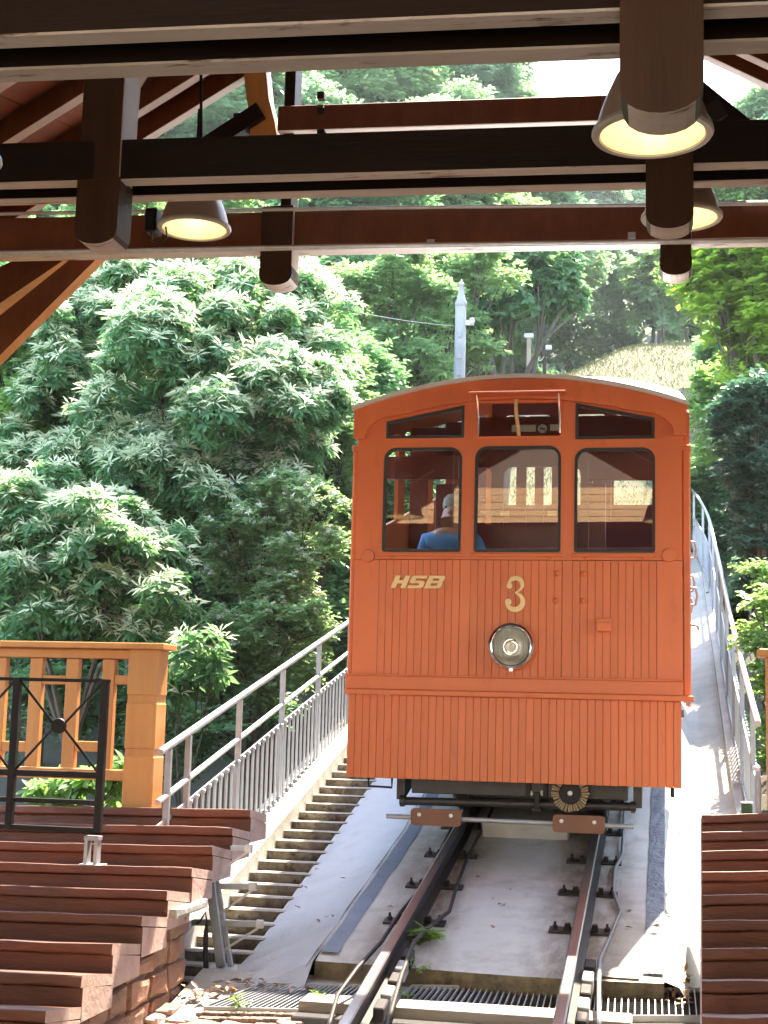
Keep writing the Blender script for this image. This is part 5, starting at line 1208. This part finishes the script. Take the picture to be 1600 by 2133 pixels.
plant('beech_tree', 'leafy lit tree top under the front beam, above the chestnut', 'tree', 23.0,
      [(480, 560, 110), (330, 590, 110), (200, 590, 110), (600, 600, 100), (100, 560, 120), (400, 500, 120), (250, 480, 140), (560, 480, 130)], 'spr', 60, .095, 9, 'lf_beech', 'trees behind the car', 350, .2, 12)
plant('dark_tree', 'dark green tree leaning over between the pale mast and the bank', 'tree', 25.0,
      [(1080, 620, 110), (1000, 600, 90), (1150, 580, 90), (1060, 540, 100), (1190, 610, 50), (960, 560, 80), (1000, 690, 55)], 'ros', 34, .17, 7, 'lf_dark', 'trees behind the car', 1040, .18, 12, wr=.42)
plant('beech_tree', 'pale leafed branches drooping beside the pale mast under the front beam', 'tree', 23.0,
      [(930, 570, 75), (1010, 560, 75), (870, 560, 70), (960, 680, 45), (1000, 740, 45)], 'spr', 45, .13, 9, 'lf_beech', 'trees behind the car', 930, .1, 10)
plant('lime_tree', 'yellow green sunlit tree at the right edge above the ivy', 'tree', 21.0,
      [(1560, 610, 110), (1500, 660, 75), (1590, 720, 100), (1480, 580, 70), (1540, 530, 100), (1610, 540, 110), (1560, 780, 70)], 'spr', 42, .125, 10, 'lf_lime', 'trees right of the track', 1640, .15, 12, wr=.75)
plant('ivy_tree', 'bluish dark ivy covered tree right of the walkway railing', 'tree', 17.5,
      [(1560, 900, 85), (1585, 1010, 85), (1545, 980, 50), (1570, 1100, 75), (1600, 1180, 80), (1590, 830, 80), (1530, 870, 45), (1630, 950, 90)], 'spr', 80, .08, 10, 'lf_ivy', 'trees right of the track', 1640, .12, 12, wr=.75)
plant('maple_tree', 'mid green branches above the right railing bend', 'tree', 24.0,
      [(1490, 860, 60), (1540, 800, 70), (1500, 940, 50), (1480, 790, 40), (1560, 860, 60)], 'spr', 50, .12, 9, 'lf_maple', 'trees right of the track', 1600, .1, 12)
plant('hedge_shrub', 'green leafy bank shrub outside the right railing near the picture edge', 'shrub', 13.6,
      [(1600, 1330, 60), (1620, 1420, 65), (1590, 1250, 45), (1620, 1520, 60), (1625, 1600, 55), (1570, 1200, 40, 2)], 'spr', 75, .075, 10, 'lf_maple', 'trees right of the track', 1640, .05, 10)
plant('hazel_shrub', 'round leaved green shrub between the chestnut and the car roof', 'shrub', 17.0,
      [(650, 850, 95), (690, 770, 90), (700, 950, 90), (640, 1010, 85), (720, 860, 70), (600, 930, 80), (690, 1080, 80), (640, 760, 80)], 'spr', 75, .08, 10, 'lf_beech', G1, 680, .08, 11, wr=.72)
plant('hazel_shrub', 'green shrub filling the gap between both chestnuts and the maple', 'shrub', 16.4,
      [(330, 1070, 110), (200, 1080, 100), (430, 1130, 100), (270, 1150, 90), (520, 1060, 90), (90, 930, 90), (40, 880, 90), (380, 1180, 90)], 'spr', 70, .085, 10, 'lf_maple', G1, 300, .08, 11, wr=.72)
plant('hazel_shrub', 'upper green shrub under the front beam beside the knee braces', 'shrub', 17.4,
      [(180, 620, 110), (80, 660, 110), (30, 740, 110), (280, 560, 100), (140, 760, 90)], 'spr', 70, .085, 10, 'lf_beech', G1, 60, .08, 11, wr=.72)
plant('laurel_shrub', 'dark glossy shrub in the gap under the big chestnut crown', 'shrub', 15.6,
      [(430, 1180, 90), (350, 1240, 80), (480, 1260, 80), (400, 1320, 70), (300, 1150, 80), (520, 1180, 60), (260, 1250, 70), (470, 1080, 80)], 'ros', 60, .12, 7, 'lf_chest', G1, 410, .05, 11, wr=.34)
plant('hedge_shrub', 'low spreading shrub on the slope outside the right railing, beyond the picture edge', 'shrub', 15.0,
      [(1700, 1350, 70), (1760, 1450, 80), (1720, 1520, 70), (1820, 1400, 80), (1680, 1250, 60, 2), (1780, 1300, 80, 2), (1880, 1500, 80)], 'spr', 45, .085, 10, 'lf_maple', 'trees right of the track', 1740, .05, 10)
# hazier forest behind: a few crown meshes shared by many trees
def forest_mesh(kind):
    lob = [((0, 0, 0), (2.6, 2.6, 2.2)), ((1.6, .3, -1.6), (2.0, 2, 1.6)), ((-1.7, -.2, -1.4), (2.0, 2, 1.6)), ((.3, 1.2, 1.5), (1.8, 1.8, 1.5)), ((-.5, -1.3, -.4), (1.9, 1.9, 1.5)), ((0.6, -1.2, 1.0), (1.6, 1.6, 1.3)), ((-1.2, .6, .9), (1.7, 1.7, 1.3)), ((.2, .2, -3.0), (2.0, 2.0, 1.6))]
    P, Dd = crown_points(lob, 24, 14, .5)
    V, F = sprays(P, Dd, 9, .17, .62)
    return arr_mesh('crown', V, F, M[kind])
FM = {k: forest_mesh(k) for k in ('lf_far', 'lf_beech', 'lf_dark', 'lf_maple')}
trunk_me = MB().tube([(0, 0, -16), (.1, 0, -6), (0, .1, -2), (0, 0, 1)], [.35, .28, .2, .06], 8).mesh('trunk', M['bark'])
far = [ # px, py, Y, scale, material, label
 (120, 420, 30, 1.0, 'lf_far', 'tall tree glimpsed under the left roof slope'), (400, 300, 34, 1.15, 'lf_far', 'tree behind the thin tie rod in the gable opening'),
 (560, 420, 36, 1.0, 'lf_far', 'tree just left of the honey coloured bracket'), (720, 190, 42, 1.15, 'lf_beech', 'yellowish tree top right of the king strut'),
 (880, 210, 50, 1.15, 'lf_far', 'grey green tree top in the middle of the gable opening'), (990, 215, 46, .85, 'lf_far', 'lit tree top beside the patch of blue sky'),
 (1110, 400, 72, 1.4, 'lf_far', 'tree under the patch of blue sky'), (650, 330, 46, 1.2, 'lf_far', 'tree hidden low behind the collar beam left end'),
 (860, 400, 40, 1.0, 'lf_far', 'tree low behind the collar beam centre'), (1020, 440, 42, 1.1, 'lf_far', 'tree right below the collar beam'),
 (1250, 400, 78, 1.5, 'lf_far', 'forest tree behind the big bell lamp'), (1420, 400, 80, 1.5, 'lf_far', 'forest tree behind the lower hanging post'),
 (1700, 300, 40, .9, 'lf_far', 'bluish tree top right of the big lamp'), (1640, 430, 34, .8, 'lf_maple', 'green tree under the right roof slope'),


 (900, 480, 34, .9, 'lf_beech', 'tree top just under the front beam left of the mast'),
 (700, 560, 30, .9, 'lf_dark', 'dark tree between chestnut and light green tree'), (40, 600, 28, 1.0, 'lf_dark', 'dark tree behind the left knee braces'),
 (250, 700, 27, 1.1, 'lf_dark', 'dark tree deep behind the chestnut crown'), (480, 900, 26, 1.1, 'lf_dark', 'dark tree deep in the shade left of the car'),
 (130, 1100, 24, 1.1, 'lf_dark', 'dark tree low in the shade at the left edge'), (640, 1150, 23, .8, 'lf_dark', 'dark tree behind the flowering shrub'),
 (1075, 770, 44, .3, 'lf_dark', 'dark undergrowth tree at the foot of the signal post'), (1700, 900, 26, .7, 'lf_dark', 'dark tree behind the ivy at the right edge'),
 (1720, 1250, 22, .5, 'lf_dark', 'dark tree behind the hedge outside the right railing'), (1010, 690, 40, .35, 'lf_maple', 'green tree between the masts'),

 (280, 150, 44, 1.2, 'lf_far', 'far tree high under the left roof slope'), (1560, 690, 40, .35, 'lf_maple', 'green tree right above the mown bank'),
]
for i, (px, py, Y, s_, k, lab) in enumerate(far):
    c = spot(px, py, Y)
    t = thing('forest_tree', lab, 'tree', (c[0], c[1], ground_z(c[0], c[1])), 'forest trees on the hillside')
    for me, nm in ((FM[k], 'crown'), (trunk_me, 'trunk')):
        o = link(nm, me, t, tuple(c)); o.scale = (s_, s_, s_)
        if nm == 'crown': o.rotation_euler = (0, 0, i*2.4)
for lab, L, k, m_ in (
    ('bushy green tree at the left foot of the bank crest', [(1165, 690, 42), (1200, 660, 50), (1180, 620, 50), (1150, 655, 40), (1190, 720, 35), (1215, 710, 30), (1200, 755, 28), (1240, 742, 28), (1180, 760, 24)], 'spr', 'lf_beech'),
    ('bluish green tree behind the lowest fence posts', [(1270, 640, 55), (1245, 590, 55), (1290, 590, 50), (1260, 700, 40), (1300, 690, 35), (1285, 722, 26), (1320, 706, 22), (1280, 540, 55)], 'spr', 'lf_far'),
    ('spreading pale tree behind the close pair of fence posts', [(1350, 620, 50), (1380, 590, 50), (1330, 570, 50), (1400, 640, 40), (1345, 670, 35), (1385, 680, 30), (1370, 540, 50)], 'ros', 'lf_beech'),
    ('light green tree behind the stout right fence post', [(1440, 640, 50), (1470, 600, 50), (1430, 590, 45), (1450, 680, 40), (1420, 690, 30)], 'spr', 'lf_maple'),
    ('green tree left of the bank behind the dark mast', [(1120, 600, 50), (1095, 560, 50), (1150, 560, 50), (1110, 690, 40), (1075, 720, 40), (1130, 740, 35)], 'spr', 'lf_dark')):
    plant('bank_tree', lab, 'tree', 49.0 if 'pale' not in lab else 47.5, L, k, 9, .26 if k == 'spr' else .34, 9 if k == 'spr' else 7, m_, 'trees along the bank crest', None, .09, 9, wr=.6 if k == 'spr' else .4)
# dry grass on the bank and weeds
n = 16000; X = rng.uniform(-4.2, 2.4, n); Yg = rng.uniform(25, 47, n)
O = np.array([(x, y, ground_z(x, y)) for x, y in zip(X, Yg)]); D = unit(n)*.6+np.array([0, -.3, .8]); Nn = unit(n)
V, F = leaves(O, D, Nn, rng.uniform(.05, .15, n), rng.uniform(.01, .024, n), TPL4)
tag(link('dry_grass', arr_mesh('dry_grass', V, F, M['lf_straw'])), 'dry straw coloured grass on the mown bank', 'grass', kind='stuff')
def weed(lab, px, py, z0, nl, size, h, m='lf_weed', wr=.4):
    p = spotS(px, py, z0, .18); t = thing('weed', lab, 'plant', tuple(p), 'weeds between rail and grating')
    P = np.array([(p[0]+rng.normal(0, .03), p[1]+rng.normal(0, .02), p[2]+rng.uniform(.2, 1)*h) for _ in range(nl)])
    V, F = rosettes(P, np.tile((0, 0, 1.), (nl, 1)), 5, size, wr)
    link('leaves', arr_mesh('leaves', V-np.array(p), F, M[m]), t)
    q = MB()
    for i in range(0, nl, 2): q.tube([tuple(p), tuple(P[i])], .003, 5)
    q.build('stems', M['lf_weed'], t)
weed('grassy tuft growing beside the left rail at a baseplate', 885, 1962, -1.405, 16, .10, .07, wr=.10)
weed('thin weed with small leaves on the slab lip right of the left rail', 872, 2030, -1.405, 6, .04, .10)
weed('tiny yellow green weed at the grating beside the left rail', 852, 2084, GZ0, 4, .035, .05)
weed('small weed growing from the left grating edge', 668, 2082, GZ0, 4, .04, .05)
weed('small green weed between the cobbles', 500, 2098, GZ0, 5, .04, .06)
weed('yellow leafed weed at the foot of the steel stand', 436, 1952, -1.405-.35, 3, .04, .04)

# ------------------------------------------------------------------ thin summer haze over the hillside
hz_ = MB().box(-130, 130, -45, 230, -14, 90)
hm = bpy.data.materials.new('haze'); hm.use_nodes = True; hn = hm.node_tree; hn.nodes.remove(hn.nodes['Principled BSDF'])
pv_ = hn.nodes.new('ShaderNodeVolumePrincipled'); pv_.inputs['Color'].default_value = (.86, .93, 1.0, 1); pv_.inputs['Density'].default_value = 0.0006; pv_.inputs['Anisotropy'].default_value = 0.3
hn.links.new(pv_.outputs[0], hn.nodes['Material Output'].inputs['Volume'])
tag(hz_.build('haze', hm), kind='stuff')
